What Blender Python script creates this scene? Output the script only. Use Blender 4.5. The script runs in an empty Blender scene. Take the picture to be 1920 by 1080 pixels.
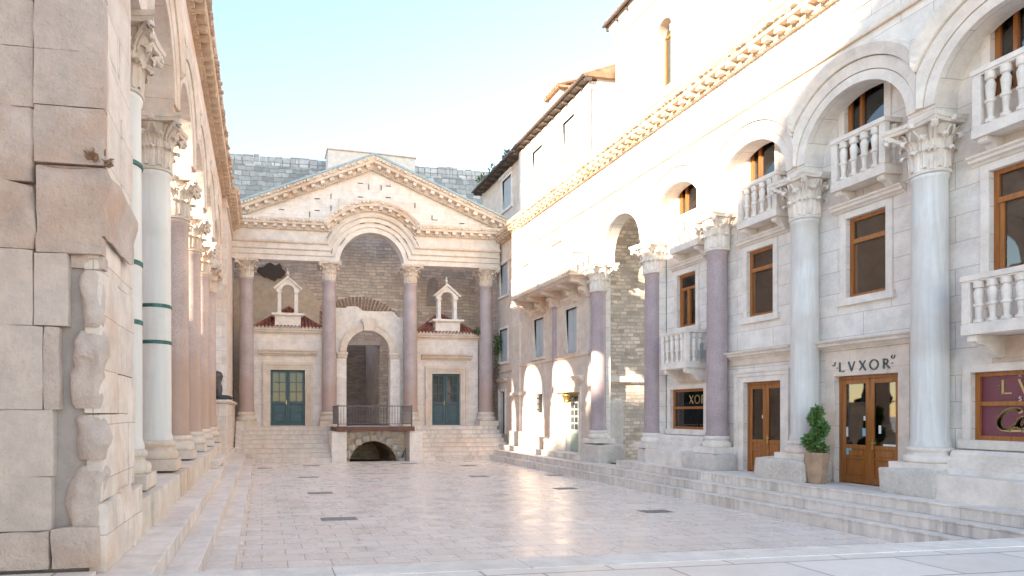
import bpy, bmesh, math, random
from mathutils import Vector, Matrix, noise
random.seed(7)
pi = math.pi
SC = bpy.context.scene
COL = SC.collection
# ---------------------------------------------------------------- camera, sky, sun, exposure
cam = bpy.data.cameras.new("camera"); camo = bpy.data.objects.new("camera", cam); COL.objects.link(camo)
cam.sensor_width = 36; cam.lens = 1201/1920*36
cam.shift_x = (960-702)/1920; cam.shift_y = (775-540)/1920
cam.clip_start = .1; cam.clip_end = 2000
camo.location = (0, 0, 2.1); camo.rotation_euler = (pi/2, 0, -math.atan(211/1201))
SC.camera = camo
to_sun = Vector((-1, -.53, .32)).normalized()
w = bpy.data.worlds.new("World"); SC.world = w; w.use_nodes = True
nt = w.node_tree; bg = nt.nodes['Background']
sk = nt.nodes.new('ShaderNodeTexSky'); sk.sky_type = 'NISHITA'; sk.sun_disc = False
sk.sun_elevation = math.asin(to_sun.z); sk.sun_rotation = math.atan2(to_sun.x, to_sun.y)
sk.air_density = 1.0; sk.dust_density = .0; sk.ozone_density = .8; sk.altitude = 0
tint = nt.nodes.new('ShaderNodeMix'); tint.data_type = 'RGBA'; tint.blend_type = 'MULTIPLY'; tint.inputs[0].default_value = 1   # warm white-balance tint multiplied over the whole sky colour
tint.inputs[7].default_value = (.97, .88, .82, 1)
nt.links.new(sk.outputs[0], tint.inputs[6]); nt.links.new(tint.outputs[2], bg.inputs[0]); bg.inputs[1].default_value = .094
sl = bpy.data.lights.new("sun", 'SUN'); sl.energy = 2.2; sl.angle = math.radians(.6); sl.color = (1, .83, .63)
so = bpy.data.objects.new("sun", sl); COL.objects.link(so); so.location = (-30, -20, 40)
so.rotation_euler = to_sun.to_track_quat('Z', 'Y').to_euler()
SC.view_settings.view_transform = 'Standard'; SC.view_settings.look = 'None'
SC.view_settings.exposure = 2.96; SC.view_settings.gamma = 1
SC.cycles.max_bounces = 10; SC.cycles.diffuse_bounces = 6; SC.cycles.use_denoising = True

# ---------------------------------------------------------------- materials
def newmat(name):
    m = bpy.data.materials.new(name); m.use_nodes = True
    return m, m.node_tree, m.node_tree.nodes['Principled BSDF']
def N(nt, t, **kw):
    n = nt.nodes.new(t)
    for k, v in kw.items():
        if hasattr(n, k): setattr(n, k, v)
        else: n.inputs[k].default_value = v
    return n
def L(nt, a, b): nt.links.new(a, b)
def math_(nt, op, a, b=None, c=None):
    n = nt.nodes.new('ShaderNodeMath'); n.operation = op
    for i, x in enumerate((a, b, c)):
        if x is None: continue
        if isinstance(x, (int, float)): n.inputs[i].default_value = x
        else: nt.links.new(x, n.inputs[i])
    return n.outputs[0]
def mixc(nt, fac, a, b, mode='MIX'):
    n = nt.nodes.new('ShaderNodeMix'); n.data_type = 'RGBA'; n.blend_type = mode
    if isinstance(fac, (int, float)): n.inputs[0].default_value = fac
    else: nt.links.new(fac, n.inputs[0])
    for i, x in ((6, a), (7, b)):
        if isinstance(x, tuple): n.inputs[i].default_value = x + (1,) if len(x) == 3 else x
        else: nt.links.new(x, n.inputs[i])
    return n.outputs[2]
def ramp(nt, src, p):
    n = nt.nodes.new('ShaderNodeValToRGB'); nt.links.new(src, n.inputs[0])
    e = n.color_ramp.elements
    while len(e) < len(p): e.new(.5)
    for i, (x, c) in enumerate(p):
        e[i].position = x; e[i].color = c if len(c) == 4 else tuple(c) + (1,)
    return n.outputs[0]
def g3(v): return (v, v, v)
def noise_(nt, vec, scale, detail=4, rough=.55, dist=0):
    n = nt.nodes.new('ShaderNodeTexNoise'); n.inputs['Scale'].default_value = scale
    n.inputs['Detail'].default_value = detail; n.inputs['Roughness'].default_value = rough
    n.inputs['Distortion'].default_value = dist
    if vec is not None: nt.links.new(vec, n.inputs['Vector'])
    return n.outputs[0]
def stone_uv(nt, flat=False):
    g = nt.nodes.new('ShaderNodeNewGeometry')
    sp = nt.nodes.new('ShaderNodeSeparateXYZ'); L(nt, g.outputs['Position'], sp.inputs[0])
    sn = nt.nodes.new('ShaderNodeSeparateXYZ'); L(nt, g.outputs['True Normal'], sn.inputs[0])
    ax = math_(nt, 'ABSOLUTE', sn.outputs[0]); ay = math_(nt, 'ABSOLUTE', sn.outputs[1]); az = math_(nt, 'ABSOLUTE', sn.outputs[2])
    fy = math_(nt, 'GREATER_THAN', ay, ax)          # wall facing y -> use x
    def mixf(f, a, b):
        n = nt.nodes.new('ShaderNodeMix'); n.data_type = 'FLOAT'; L(nt, f, n.inputs[0]); L(nt, a, n.inputs[2]); L(nt, b, n.inputs[3]); return n.outputs[0]
    u = mixf(fy, sp.outputs[1], sp.outputs[0])
    fz = math_(nt, 'GREATER_THAN', az, .7)
    u2 = mixf(fz, u, sp.outputs[1]); v2 = mixf(fz, sp.outputs[2], sp.outputs[0])
    c = nt.nodes.new('ShaderNodeCombineXYZ'); L(nt, u2, c.inputs[0]); L(nt, v2, c.inputs[1])
    return g.outputs['Position'], c.outputs[0], fz, (sp, sn)
def brick_(nt, uv, bw, bh, mortar, off=.5, smooth=.1, distort=0.0):
    b = nt.nodes.new('ShaderNodeTexBrick'); b.offset = off; b.squash = 1.45 if distort > .05 else 1.0; b.squash_frequency = 3
    b.inputs['Scale'].default_value = 1; b.inputs['Brick Width'].default_value = bw; b.inputs['Row Height'].default_value = bh
    b.inputs['Mortar Size'].default_value = mortar; b.inputs['Mortar Smooth'].default_value = smooth
    b.inputs['Color1'].default_value = (0, 0, 0, 1); b.inputs['Color2'].default_value = (1, 1, 1, 1)
    b.inputs['Mortar'].default_value = (.5, .5, .5, 1)
    if distort:
        nz = nt.nodes.new('ShaderNodeTexNoise'); nz.inputs['Scale'].default_value = 2.3 if distort < .1 else 1.7; L(nt, uv, nz.inputs['Vector'])
        va = nt.nodes.new('ShaderNodeVectorMath'); va.operation = 'SUBTRACT'; L(nt, nz.outputs['Color'], va.inputs[0]); va.inputs[1].default_value = (.5, .5, .5)
        vs = nt.nodes.new('ShaderNodeVectorMath'); vs.operation = 'SCALE'; L(nt, va.outputs[0], vs.inputs[0]); vs.inputs['Scale'].default_value = distort
        vb = nt.nodes.new('ShaderNodeVectorMath'); vb.operation = 'ADD'; L(nt, uv, vb.inputs[0]); L(nt, vs.outputs[0], vb.inputs[1]); uv = vb.outputs[0]
    L(nt, uv, b.inputs['Vector'])
    return b.outputs['Color'], b.outputs['Fac']
def mul(c, k): return tuple(min(1, x*k) for x in c)
def ashlar(name, base, stain=(.46, .27, .15), bw=.95, bh=.42, mortar=.005, var=.12, stain_amt=.45, bump=.25, rough=.8,
           streak=0., distort=.02, mortar_dark=.55, rough_stone=0., cool=0.):
    m, nt, p = newmat(name)
    pos, uv, fz, (sp, sn) = stone_uv(nt)
    bc, bf = brick_(nt, uv, bw, bh, mortar, distort=distort)
    c = mixc(nt, bc, mul(base, 1-var), mul(base, 1+var*.7))
    if cool:
        cc = ramp(nt, noise_(nt, pos, .8, 3), [(.45, g3(0)), (.7, g3(1))])
        c = mixc(nt, math_(nt, 'MULTIPLY', cc, cool), c, (base[0]*.85, base[1]*.95, base[2]*1.1))
    st = ramp(nt, noise_(nt, pos, .55, 6, .62, .4), [(.50, g3(0)), (.72, g3(1))])
    c = mixc(nt, math_(nt, 'MULTIPLY', st, stain_amt), c, stain)
    st2 = ramp(nt, noise_(nt, pos, 3.1, 5, .7), [(.35, g3(.82)), (.6, g3(1.0)), (.8, g3(1.06))])
    c = mixc(nt, 1., c, st2, 'MULTIPLY')
    sp2 = ramp(nt, noise_(nt, pos, 38, 3, .6), [(.28, g3(.72)), (.42, g3(1.0))])
    c = mixc(nt, .55, c, sp2, 'MULTIPLY')
    if streak:
        mp = nt.nodes.new('ShaderNodeMapping'); mp.inputs['Scale'].default_value = (6, 6, .7); L(nt, pos, mp.inputs[0])
        sn_ = ramp(nt, noise_(nt, mp.outputs[0], 1, 5, .65), [(.42, g3(0)), (.62, g3(1))])
        big = ramp(nt, noise_(nt, pos, .9, 3), [(.35, g3(.15)), (.65, g3(1))])
        vert = math_(nt, 'SUBTRACT', 1., fz)
        k = math_(nt, 'MULTIPLY', math_(nt, 'MULTIPLY', sn_, big), math_(nt, 'MULTIPLY', vert, streak))
        c = mixc(nt, k, c, (.15, .145, .14))
    c = mixc(nt, math_(nt, 'MULTIPLY', bf, mortar_dark), c, mul(stain, .42))
    L(nt, c, p.inputs['Base Color']); p.inputs['Roughness'].default_value = rough
    h = math_(nt, 'MULTIPLY', noise_(nt, pos, 14, 6, .65), .35 + rough_stone)
    h = math_(nt, 'ADD', h, math_(nt, 'MULTIPLY', noise_(nt, pos, 60, 3), .12))
    h = math_(nt, 'SUBTRACT', h, math_(nt, 'MULTIPLY', bf, .5))
    b = nt.nodes.new('ShaderNodeBump'); b.inputs['Strength'].default_value = bump; b.inputs['Distance'].default_value = .04
    L(nt, h, b.inputs['Height']); L(nt, b.outputs[0], p.inputs['Normal'])
    return m
M = {}
M['white'] = ashlar('white_limestone', (.85, .785, .71), stain=(.73, .53, .40), stain_amt=.38, cool=.25, var=.06, mortar=.005, mortar_dark=.7, bw=1.15, bh=.46)
M['porchwhite'] = ashlar('warm_white_limestone', (.85, .765, .695), stain=(.74, .54, .40), stain_amt=.4, var=.05, mortar=.004, mortar_dark=.5, bw=1.0, bh=.42)
M['trim'] = ashlar('carved_limestone', (.85, .775, .695), stain=(.70, .53, .39), stain_amt=.35, bw=2.2, bh=3, mortar=.002, var=.03, mortar_dark=.3)
M['warm'] = ashlar('warm_limestone', (.78, .665, .58), stain=(.66, .40, .24), stain_amt=.6, bw=1.0, bh=.5, var=.08)
M['warmtrim'] = ashlar('warm_carved_limestone', (.76, .65, .55), stain=(.66, .41, .23), stain_amt=.6, bw=1.6, bh=3, mortar=.003, var=.05, bump=.4)
M['cornice'] = ashlar('weathered_cornice_stone', (.68, .52, .38), stain=(.54, .33, .18), stain_amt=.8, bw=1.5, bh=3, mortar=.004, bump=.8, rough_stone=.5)
M['pier'] = ashlar('old_pier_stone', (.65, .52, .45), stain=(.58, .36, .25), stain_amt=.9, bw=4, bh=9, mortar=.0, bump=.8, rough_stone=.6, var=.05)
M['pierface'] = ashlar('dressed_pier_stone', (.68, .56, .49), stain=(.58, .40, .30), bw=9, bh=9, mortar=0, stain_amt=.6, bump=.5, rough_stone=.3)
M['rough'] = ashlar('rough_block_stone', (.87, .80, .72), stain=(.68, .57, .47), stain_amt=.4, bw=9, bh=9, mortar=0, bump=1.0, rough_stone=1.2)
M['infill'] = ashlar('mortar_infill', (.46, .39, .35), bw=9, bh=9, mortar=0, stain_amt=.2)
M['step'] = ashlar('step_stone', (.85, .77, .69), stain=(.66, .54, .45), mortar_dark=.35, bw=1.5, bh=40, mortar=.006, streak=.42, stain_amt=.35, rough=.6)
M['stepw'] = ashlar('warm_step_stone', (.86, .755, .665), stain=(.72, .54, .42), bw=1.7, bh=40, mortar=.006, streak=.3, stain_amt=.5, rough=.65)
M['brownwall'] = ashlar('old_brown_masonry', (.86, .69, .55), stain=(.66, .45, .31), bw=.42, bh=.17, mortar=.010, var=.2, stain_amt=.9, bump=1., distort=.22)
M['plaster'] = ashlar('ochre_plaster', (.84, .68, .52), stain=(.68, .48, .33), bw=9, bh=9, mortar=0, stain_amt=.6)
M['houseplaster'] = ashlar('pale_house_plaster', (.80, .67, .56), stain=(.68, .50, .38), bw=9, bh=9, mortar=0, stain_amt=.6, streak=.12)
M['brickdark'] = ashlar('dark_brick', (.40, .31, .27), stain=(.30, .25, .22), bw=.35, bh=.09, mortar=.012, var=.3, stain_amt=.3, mortar_dark=-.0, distort=.03)
M['smallstone'] = ashlar('small_stone_masonry', (.78, .67, .56), stain=(.17, .14, .12), bw=.25, bh=.13, mortar=.014, var=.35, stain_amt=.55, bump=1., distort=.13, mortar_dark=.2)
M['bluewall'] = ashlar('grey_blue_masonry', (.48, .475, .46), stain=(.33, .34, .345), bw=.50, bh=.30, mortar=.018, var=.4, stain_amt=.7, bump=1., distort=.3, mortar_dark=.5)
M['palewall'] = ashlar('pale_wall_top_masonry', (.60, .58, .56), stain=(.35, .3, .27), bw=.6, bh=.34, mortar=.025, var=.3, stain_amt=.4, bump=1., distort=.16)
M['render'] = ashlar('smooth_render', (.84, .75, .665), bw=99, bh=99, mortar=0, stain_amt=.15, stain=(.5, .4, .33))

def floor_mat(name, base, bw, bh, rough, swap=True, mortar=.006):
    m, nt, p = newmat(name)
    g = nt.nodes.new('ShaderNodeNewGeometry'); pos = g.outputs['Position']
    bc, bf = brick_(nt, pos, bw, bh, mortar, off=.43, distort=.03)
    c = mixc(nt, bc, mul(base, .95), mul(base, 1.04))
    st = ramp(nt, noise_(nt, pos, .5, 5, .6), [(.4, g3(0)), (.7, g3(1))])
    c = mixc(nt, math_(nt, 'MULTIPLY', st, .4), c, (base[0]*.92, base[1]*.80, base[2]*.72))
    d = ramp(nt, noise_(nt, pos, 2.6, 6, .7), [(.35, g3(.93)), (.6, g3(1.02))])
    c = mixc(nt, 1., c, d, 'MULTIPLY')
    c = mixc(nt, math_(nt, 'MULTIPLY', bf, .6), c, (.16, .13, .11))
    L(nt, c, p.inputs['Base Color'])
    r = ramp(nt, noise_(nt, pos, 1.7, 5, .65), [(.3, g3(rough*.7)), (.7, g3(rough*1.5))])
    r = mixc(nt, bc, r, mixc(nt, 1., r, g3(1.25), 'MULTIPLY'))
    L(nt, r, p.inputs['Roughness'])
    h = math_(nt, 'SUBTRACT', math_(nt, 'MULTIPLY', noise_(nt, pos, 3.5, 4), .35), math_(nt, 'MULTIPLY', bf, .35))
    h = math_(nt, 'ADD', h, math_(nt, 'MULTIPLY', bc, .12))
    b = nt.nodes.new('ShaderNodeBump'); b.inputs['Strength'].default_value = .12; b.inputs['Distance'].default_value = .03
    L(nt, h, b.inputs['Height']); L(nt, b.outputs[0], p.inputs['Normal'])
    return m
M['court'] = floor_mat('polished_court_paving', (.89, .80, .715), .62, .40, .24, mortar=.009)
M['street'] = floor_mat('street_paving', (.82, .745, .67), 1.25, .68, .42, mortar=.014)

def granite(name, a, b, low=None, rough=.45):
    m, nt, p = newmat(name)
    g = nt.nodes.new('ShaderNodeNewGeometry'); tc = g.outputs['Position']
    c = mixc(nt, ramp(nt, noise_(nt, tc, 55, 4, .7), [(.38, g3(0)), (.62, g3(1))]), a, b)
    c = mixc(nt, 1., c, ramp(nt, noise_(nt, tc, 1.4, 5, .65), [(.3, g3(.8)), (.7, g3(1.12))]), 'MULTIPLY')
    if low:
        sp = nt.nodes.new('ShaderNodeSeparateXYZ'); L(nt, tc, sp.inputs[0])
        zz = math_(nt, 'ADD', sp.outputs[2], math_(nt, 'MULTIPLY', noise_(nt, tc, 1.5, 5), 2.))
        k = ramp(nt, math_(nt, 'DIVIDE', zz, 8), [(.5, g3(.75)), (.62, g3(0))])
        c = mixc(nt, k, c, low)
    L(nt, c, p.inputs['Base Color']); p.inputs['Roughness'].default_value = rough
    b_ = nt.nodes.new('ShaderNodeBump'); b_.inputs['Strength'].default_value = .25; b_.inputs['Distance'].default_value = .02
    L(nt, noise_(nt, tc, 9, 5, .6), b_.inputs['Height']); L(nt, b_.outputs[0], p.inputs['Normal'])
    return m
M['purple'] = granite('purple_granite', (.33, .25, .26), (.50, .41, .42), rough=.5)
M['pinkg'] = granite('pink_granite', (.42, .30, .26), (.62, .49, .44), low=(.46, .30, .22))
M['porchg'] = granite('porch_pink_granite', (.36, .28, .27), (.55, .46, .45), low=(.44, .30, .25))
M['darkgranite'] = granite('black_granite', (.03, .03, .032), (.07, .07, .075), rough=.4)
def marble(name, a, b, amt=.6):
    m, nt, p = newmat(name)
    g = nt.nodes.new('ShaderNodeNewGeometry'); tc = g.outputs['Position']
    mp = nt.nodes.new('ShaderNodeMapping'); mp.inputs['Scale'].default_value = (7, 7, .55); L(nt, tc, mp.inputs[0])
    v = ramp(nt, noise_(nt, mp.outputs[0], 1.1, 7, .68, .8), [(.36, g3(0)), (.5, g3(.6)), (.62, g3(1))])
    c = mixc(nt, math_(nt, 'MULTIPLY', v, amt), a, b)
    st = ramp(nt, noise_(nt, tc, .8, 5, .6), [(.5, g3(0)), (.72, g3(.45))])
    c = mixc(nt, st, c, (.50, .40, .32))
    L(nt, c, p.inputs['Base Color']); p.inputs['Roughness'].default_value = .5
    b_ = nt.nodes.new('ShaderNodeBump'); b_.inputs['Strength'].default_value = .15; b_.inputs['Distance'].default_value = .02
    L(nt, v, b_.inputs['Height']); L(nt, b_.outputs[0], p.inputs['Normal'])
    return m
M['cipollino'] = marble('blue_grey_marble', (.76, .74, .70), (.53, .54, .53))
M['paleMarble'] = marble('pale_blue_marble', (.78, .745, .69), (.62, .62, .60), .5)

def simple(name, col, rough=.5, metal=0, emit=None, var=.0, vscale=6, coat=0):
    m, nt, p = newmat(name)
    p.inputs['Roughness'].default_value = rough; p.inputs['Metallic'].default_value = metal
    g = nt.nodes.new('ShaderNodeNewGeometry')
    c = mixc(nt, ramp(nt, noise_(nt, g.outputs['Position'], vscale, 5, .6), [(.3, g3(0)), (.7, g3(1))]), mul(col, 1-var), mul(col, 1+var))
    L(nt, c, p.inputs['Base Color'])
    if emit: p.inputs['Emission Color'].default_value = tuple(emit[:3]) + (1,); p.inputs['Emission Strength'].default_value = emit[3]
    return m
def wood_mat():
    m, nt, p = newmat('orange_varnished_wood')
    g = nt.nodes.new('ShaderNodeNewGeometry'); mp = nt.nodes.new('ShaderNodeMapping'); mp.inputs['Scale'].default_value = (30, 30, 2)
    L(nt, g.outputs['Position'], mp.inputs[0])
    c = mixc(nt, ramp(nt, noise_(nt, mp.outputs[0], 1, 6, .6), [(.3, g3(0)), (.7, g3(1))]), (.25, .085, .017), (.42, .155, .034))
    L(nt, c, p.inputs['Base Color']); p.inputs['Roughness'].default_value = .38
    return m
M['wood'] = wood_mat()
M['green'] = simple('teal_painted_wood', (.05, .10, .115), .5, var=.15, vscale=3)
M['shutter'] = simple('pale_grey_painted_wood', (.44, .47, .48), .6, var=.05)
M['darkdoor'] = simple('dark_grey_door', (.10, .12, .13), .6, var=.1)
M['iron'] = simple('dark_iron', (.06, .055, .055), .5, .6, var=.2)
M['greyiron'] = simple('grey_iron', (.16, .14, .14), .55, .4, var=.2)
M['rust'] = simple('rusty_steel_beam', (.17, .085, .06), .7, .2, var=.25)
M['brass'] = simple('brass', (.6, .42, .16), .3, .9)
M['gold'] = simple('gold_lettering', (.52, .38, .17), .4, .3, var=.1)
M['letter'] = simple('dark_bronze_letters', (.10, .12, .12), .5, .3, var=.2)
M['maroon'] = simple('maroon_sign_panel', (.16, .035, .06), .35, var=.12, vscale=1.5)
M['bronze'] = simple('green_copper_band', (.05, .15, .13), .6, .2, var=.6, vscale=9)
M['copper'] = simple('blue_green_flashing', (.33, .42, .45), .5, .2, var=.15)
M['tile'] = simple('red_roof_tile', (.30, .105, .065), .85, var=.4, vscale=4)
M['oldtile'] = simple('weathered_roof_tile', (.36, .22, .14), .9, var=.45, vscale=3)
M['gutter'] = simple('dark_timber_eave', (.11, .085, .07), .7, var=.3)
M['tilewhite'] = simple('mortar_tile_ends', (.5, .42, .36), .9, var=.2)
M['terracotta'] = simple('weathered_terracotta_pot', (.40, .27, .18), .85, var=.22, vscale=5)
M['leaf'] = simple('conifer_foliage', (.13, .24, .07), .6, var=.55, vscale=9)
M['ivy'] = simple('wall_plant_leaves', (.08, .13, .035), .6, var=.5, vscale=9)
M['bark'] = simple('brown_bark', (.12, .08, .05), .9, var=.3)
M['room'] = simple('brown_interior_wall', (.30, .25, .20), .7, var=.2, vscale=1)
M['bulb'] = simple('warm_bulb', (1, .8, .5), .5, emit=(1, .55, .2, 6))
M['paper'] = simple('white_paper_sticker', (.75, .75, .72), .5)
M['bluepaper'] = simple('blue_sticker', (.25, .50, .62), .5)
M['curtain'] = simple('grey_curtain', (.34, .33, .31), .9, var=.1)
M['black'] = simple('shade_dark', (.13, .095, .07), .95)  # dark brown standing for shade in the wall hole and the tunnel
M['grate'] = simple('dark_cast_iron_grate', (.30, .28, .27), .6, .3, var=.3, vscale=20)
M['lantern'] = simple('galvanised_metal', (.45, .5, .52), .35, .7)
def glass_mat():
    m = bpy.data.materials.new('window_glass'); m.use_nodes = True; nt = m.node_tree
    for n in list(nt.nodes): nt.nodes.remove(n)
    o = nt.nodes.new('ShaderNodeOutputMaterial'); mx = nt.nodes.new('ShaderNodeMixShader')
    t = nt.nodes.new('ShaderNodeBsdfTransparent'); t.inputs[0].default_value = (.82, .85, .84, 1)
    gl = nt.nodes.new('ShaderNodeBsdfGlossy'); gl.inputs['Roughness'].default_value = .02
    fr = nt.nodes.new('ShaderNodeFresnel'); fr.inputs['IOR'].default_value = 1.75
    L(nt, math_(nt, 'ADD', fr.outputs[0], .06), mx.inputs[0]); L(nt, t.outputs[0], mx.inputs[1]); L(nt, gl.outputs[0], mx.inputs[2]); L(nt, mx.outputs[0], o.inputs[0])
    return m
M['glass'] = glass_mat()
M['darkglass'] = simple('dark_window_glass', (.05, .06, .06), .06, var=.2)

# ---------------------------------------------------------------- mesh builder
class MB:
    def __init__(s): s.v = []; s.f = []
    def face(s, pts):
        n = len(s.v); s.v += [tuple(p) for p in pts]; s.f.append(tuple(range(n, n+len(pts)))); return s
    def box(s, x0, x1, y0, y1, z0, z1):
        n = len(s.v)
        s.v += [(x, y, z) for z in (z0, z1) for y in (y0, y1) for x in (x0, x1)]
        s.f += [tuple(n+i for i in q) for q in ((0, 2, 3, 1), (4, 5, 7, 6), (0, 1, 5, 4), (2, 6, 7, 3), (0, 4, 6, 2), (1, 3, 7, 5))]
        return s
    def obox(s, c, ax, ay, az):
        c = Vector(c); ax, ay, az = Vector(ax), Vector(ay), Vector(az); n = len(s.v)
        s.v += [tuple(c+i*ax+j*ay+k*az) for k in (-1, 1) for j in (-1, 1) for i in (-1, 1)]
        s.f += [tuple(n+i for i in q) for q in ((0, 2, 3, 1), (4, 5, 7, 6), (0, 1, 5, 4), (2, 6, 7, 3), (0, 4, 6, 2), (1, 3, 7, 5))]
        return s
    def prism(s, poly, P, d0, d1):
        n = len(s.v); k = len(poly)
        s.v += [P(d0, u, z) for u, z in poly] + [P(d1, u, z) for u, z in poly]
        s.f += [tuple(n+i for i in range(k)), tuple(n+k+i for i in reversed(range(k)))]
        s.f += [(n+i, n+(i+1) % k, n+k+(i+1) % k, n+k+i) for i in range(k)]
        return s
    def lathe(s, prof, n=24, c=(0, 0, 0), sq=None, cap=True):
        b = len(s.v)
        for r, z in prof:
            for i in range(n):
                a = 2*pi*(i+.5)/n
                s.v.append((c[0]+r*math.cos(a), c[1]+r*math.sin(a), c[2]+z))
        for j in range(len(prof)-1):
            for i in range(n):
                s.f.append((b+j*n+i, b+j*n+(i+1) % n, b+(j+1)*n+(i+1) % n, b+(j+1)*n+i))
        if cap:
            s.f.append(tuple(b+i for i in reversed(range(n)))); s.f.append(tuple(b+(len(prof)-1)*n+i for i in range(n)))
        return s
    def sweep(s, path, prof, P, front, sg, closed=True):
        """profile (n, out): n along path normal, out = protrusion from plane front (direction sg)"""
        b = len(s.v); m = len(path); k = len(prof)
        for i, (u, z) in enumerate(path):
            d = []
            if i > 0: a = Vector((u-path[i-1][0], z-path[i-1][1])).normalized(); d.append(a)
            if i < m-1: a = Vector((path[i+1][0]-u, path[i+1][1]-z)).normalized(); d.append(a)
            t = sum(d, Vector((0, 0))).normalized(); nn = Vector((-t.y, t.x))
            sc = 1/max(.35, abs(t.dot(d[0])))
            for (dn, out) in prof: s.v.append(P(front+sg*out, u+nn.x*dn*sc, z+nn.y*dn*sc))
        for i in range(m-1):
            for j in range(k):
                if not closed and j == k-1: continue
                s.f.append((b+i*k+j, b+i*k+(j+1) % k, b+(i+1)*k+(j+1) % k, b+(i+1)*k+j))
        if closed: s.f.append(tuple(b+j for j in range(k))); s.f.append(tuple(b+(m-1)*k+j for j in range(k)))
        return s
    def along(s, path, step, dn, hn, w, o0, o1, P, front, sg, jit=0, off=.5):
        """blocks every step along path: centre offset dn, half height hn, width w, protruding o0..o1"""
        seg = [(Vector(path[i]), Vector(path[i+1])) for i in range(len(path)-1)]
        tot = sum((b-a).length for a, b in seg); cnt = max(1, round(tot/step)); st = tot/cnt; L0 = 0; k = 0
        for a, b in seg:
            l = (b-a).length; t = (b-a).normalized(); nn = Vector((-t.y, t.x))
            while (k+off)*st <= L0+l and k < cnt:
                p = a+t*((k+off)*st-L0); ww = w*(1+random.uniform(-jit, jit)); hh = hn*(1+random.uniform(-jit, jit)); oo = o1*(1+random.uniform(-jit, jit)*.5)
                q = []
                for (x, y) in ((-1, -1), (1, -1), (1, 1), (-1, 1)): q.append(p+t*x*ww/2+nn*(dn+y*hh))
                s.prism([(v.x, v.y) for v in q], P, front+sg*o0, front+sg*oo); k += 1
            L0 += l
        return s
    def tube(s, pts, rad, n=8):
        b = len(s.v); m = len(pts); pts = [Vector(p) for p in pts]
        if not isinstance(rad, (list, tuple)): rad = [rad]*m
        up = Vector((0, 0, 1))
        for i, p in enumerate(pts):
            t = (pts[min(i+1, m-1)]-pts[max(i-1, 0)]).normalized()
            a = t.cross(up if abs(t.z) < .9 else Vector((1, 0, 0))).normalized(); c = t.cross(a)
            for j in range(n):
                th = 2*pi*j/n; s.v.append(tuple(p+(a*math.cos(th)+c*math.sin(th))*rad[i]))
        for i in range(m-1):
            for j in range(n): s.f.append((b+i*n+j, b+i*n+(j+1) % n, b+(i+1)*n+(j+1) % n, b+(i+1)*n+j))
        s.f.append(tuple(b+j for j in range(n))); s.f.append(tuple(b+(m-1)*n+j for j in range(n)))
        return s
    def rough(s, x0, x1, y0, y1, z0, z1, amp=.03, res=.09, seed=0, rnd=.06, fs=2.2):
        """a rough hewn block: rounded edges, lumpy faces"""
        bm = bmesh.new(); bmesh.ops.create_cube(bm, size=1)
        cuts = max(2, min(9, int(max(x1-x0, y1-y0, z1-z0)/res)))
        bmesh.ops.subdivide_edges(bm, edges=bm.edges[:], cuts=cuts, use_grid_fill=True)
        cx, cy, cz = (x0+x1)/2, (y0+y1)/2, (z0+z1)/2; hx, hy, hz = (x1-x0)/2, (y1-y0)/2, (z1-z0)/2
        sd = Vector((seed*3.7, seed*1.3, seed*7.1)); b = len(s.v); bm.verts.index_update()
        for v in bm.verts:
            p = Vector((v.co.x*2*hx, v.co.y*2*hy, v.co.z*2*hz))
            q = Vector((max(-hx+rnd, min(hx-rnd, p.x)), max(-hy+rnd, min(hy-rnd, p.y)), max(-hz+rnd, min(hz-rnd, p.z))))
            d = p-q
            if d.length > 1e-6: p = q+d.normalized()*min(rnd, d.length)
            nz = noise.noise_vector((p+sd)*fs)*amp + noise.noise_vector((p+sd)*fs*3.5)*amp*.4
            p = p+nz
            if v.co.z < -.49: p.z = -hz
            s.v.append((p.x+cx, p.y+cy, p.z+cz))
        for f in bm.faces: s.f.append(tuple(b+v.index for v in f.verts))
        bm.free(); return s
    def build(s, name, mat, parent=None, smooth=False, bevel=0, loc=None, local=False):
        me = bpy.data.meshes.new(name); me.from_pydata(s.v, [], s.f); me.validate()
        bm = bmesh.new(); bm.from_mesh(me)
        if bevel or smooth: bmesh.ops.remove_doubles(bm, verts=bm.verts[:], dist=.0004)
        bmesh.ops.recalc_face_normals(bm, faces=bm.faces[:]); bm.to_mesh(me); bm.free()
        me.materials.append(M[mat] if isinstance(mat, str) else mat)
        if smooth:
            me.polygons.foreach_set('use_smooth', [True]*len(me.polygons))
            try: me.set_sharp_from_angle(angle=math.radians(40))
            except Exception: pass
        o = bpy.data.objects.new(name, me); COL.objects.link(o)
        if loc: o.location = loc
        if bevel:
            md = o.modifiers.new('bevel', 'BEVEL'); md.width = bevel; md.segments = 2; md.limit_method = 'ANGLE'; md.angle_limit = math.radians(50)
        if parent is not None: adopt(o, parent, local)
        return o
LOCAL = set()
def wloc(o):      # parents are only ever translated
    return Vector(o.location) if o.parent is None or o.name not in LOCAL else Vector(o.location)+wloc(o.parent)
def adopt(o, parent, local=False):
    o.parent = parent
    if local: LOCAL.add(o.name)
    else: o.matrix_parent_inverse = Matrix.Translation(-wloc(parent))
    return o
PXf = lambda d, u, z: (d, u, z)      # wall facing x: u runs along y
PYf = lambda d, u, z: (u, d, z)      # wall facing y: u runs along x
def tag(o, label=None, cat=None, group=None, kind=None):
    for k, v in (('label', label), ('category', cat), ('group', group), ('kind', kind)):
        if v: o[k] = v
    return o
def thing(name, label, cat, loc=(0, 0, 0), group=None):
    o = bpy.data.objects.new(name, None); COL.objects.link(o); o.location = loc; o.empty_display_size = .3
    return tag(o, label, cat, group)
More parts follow.
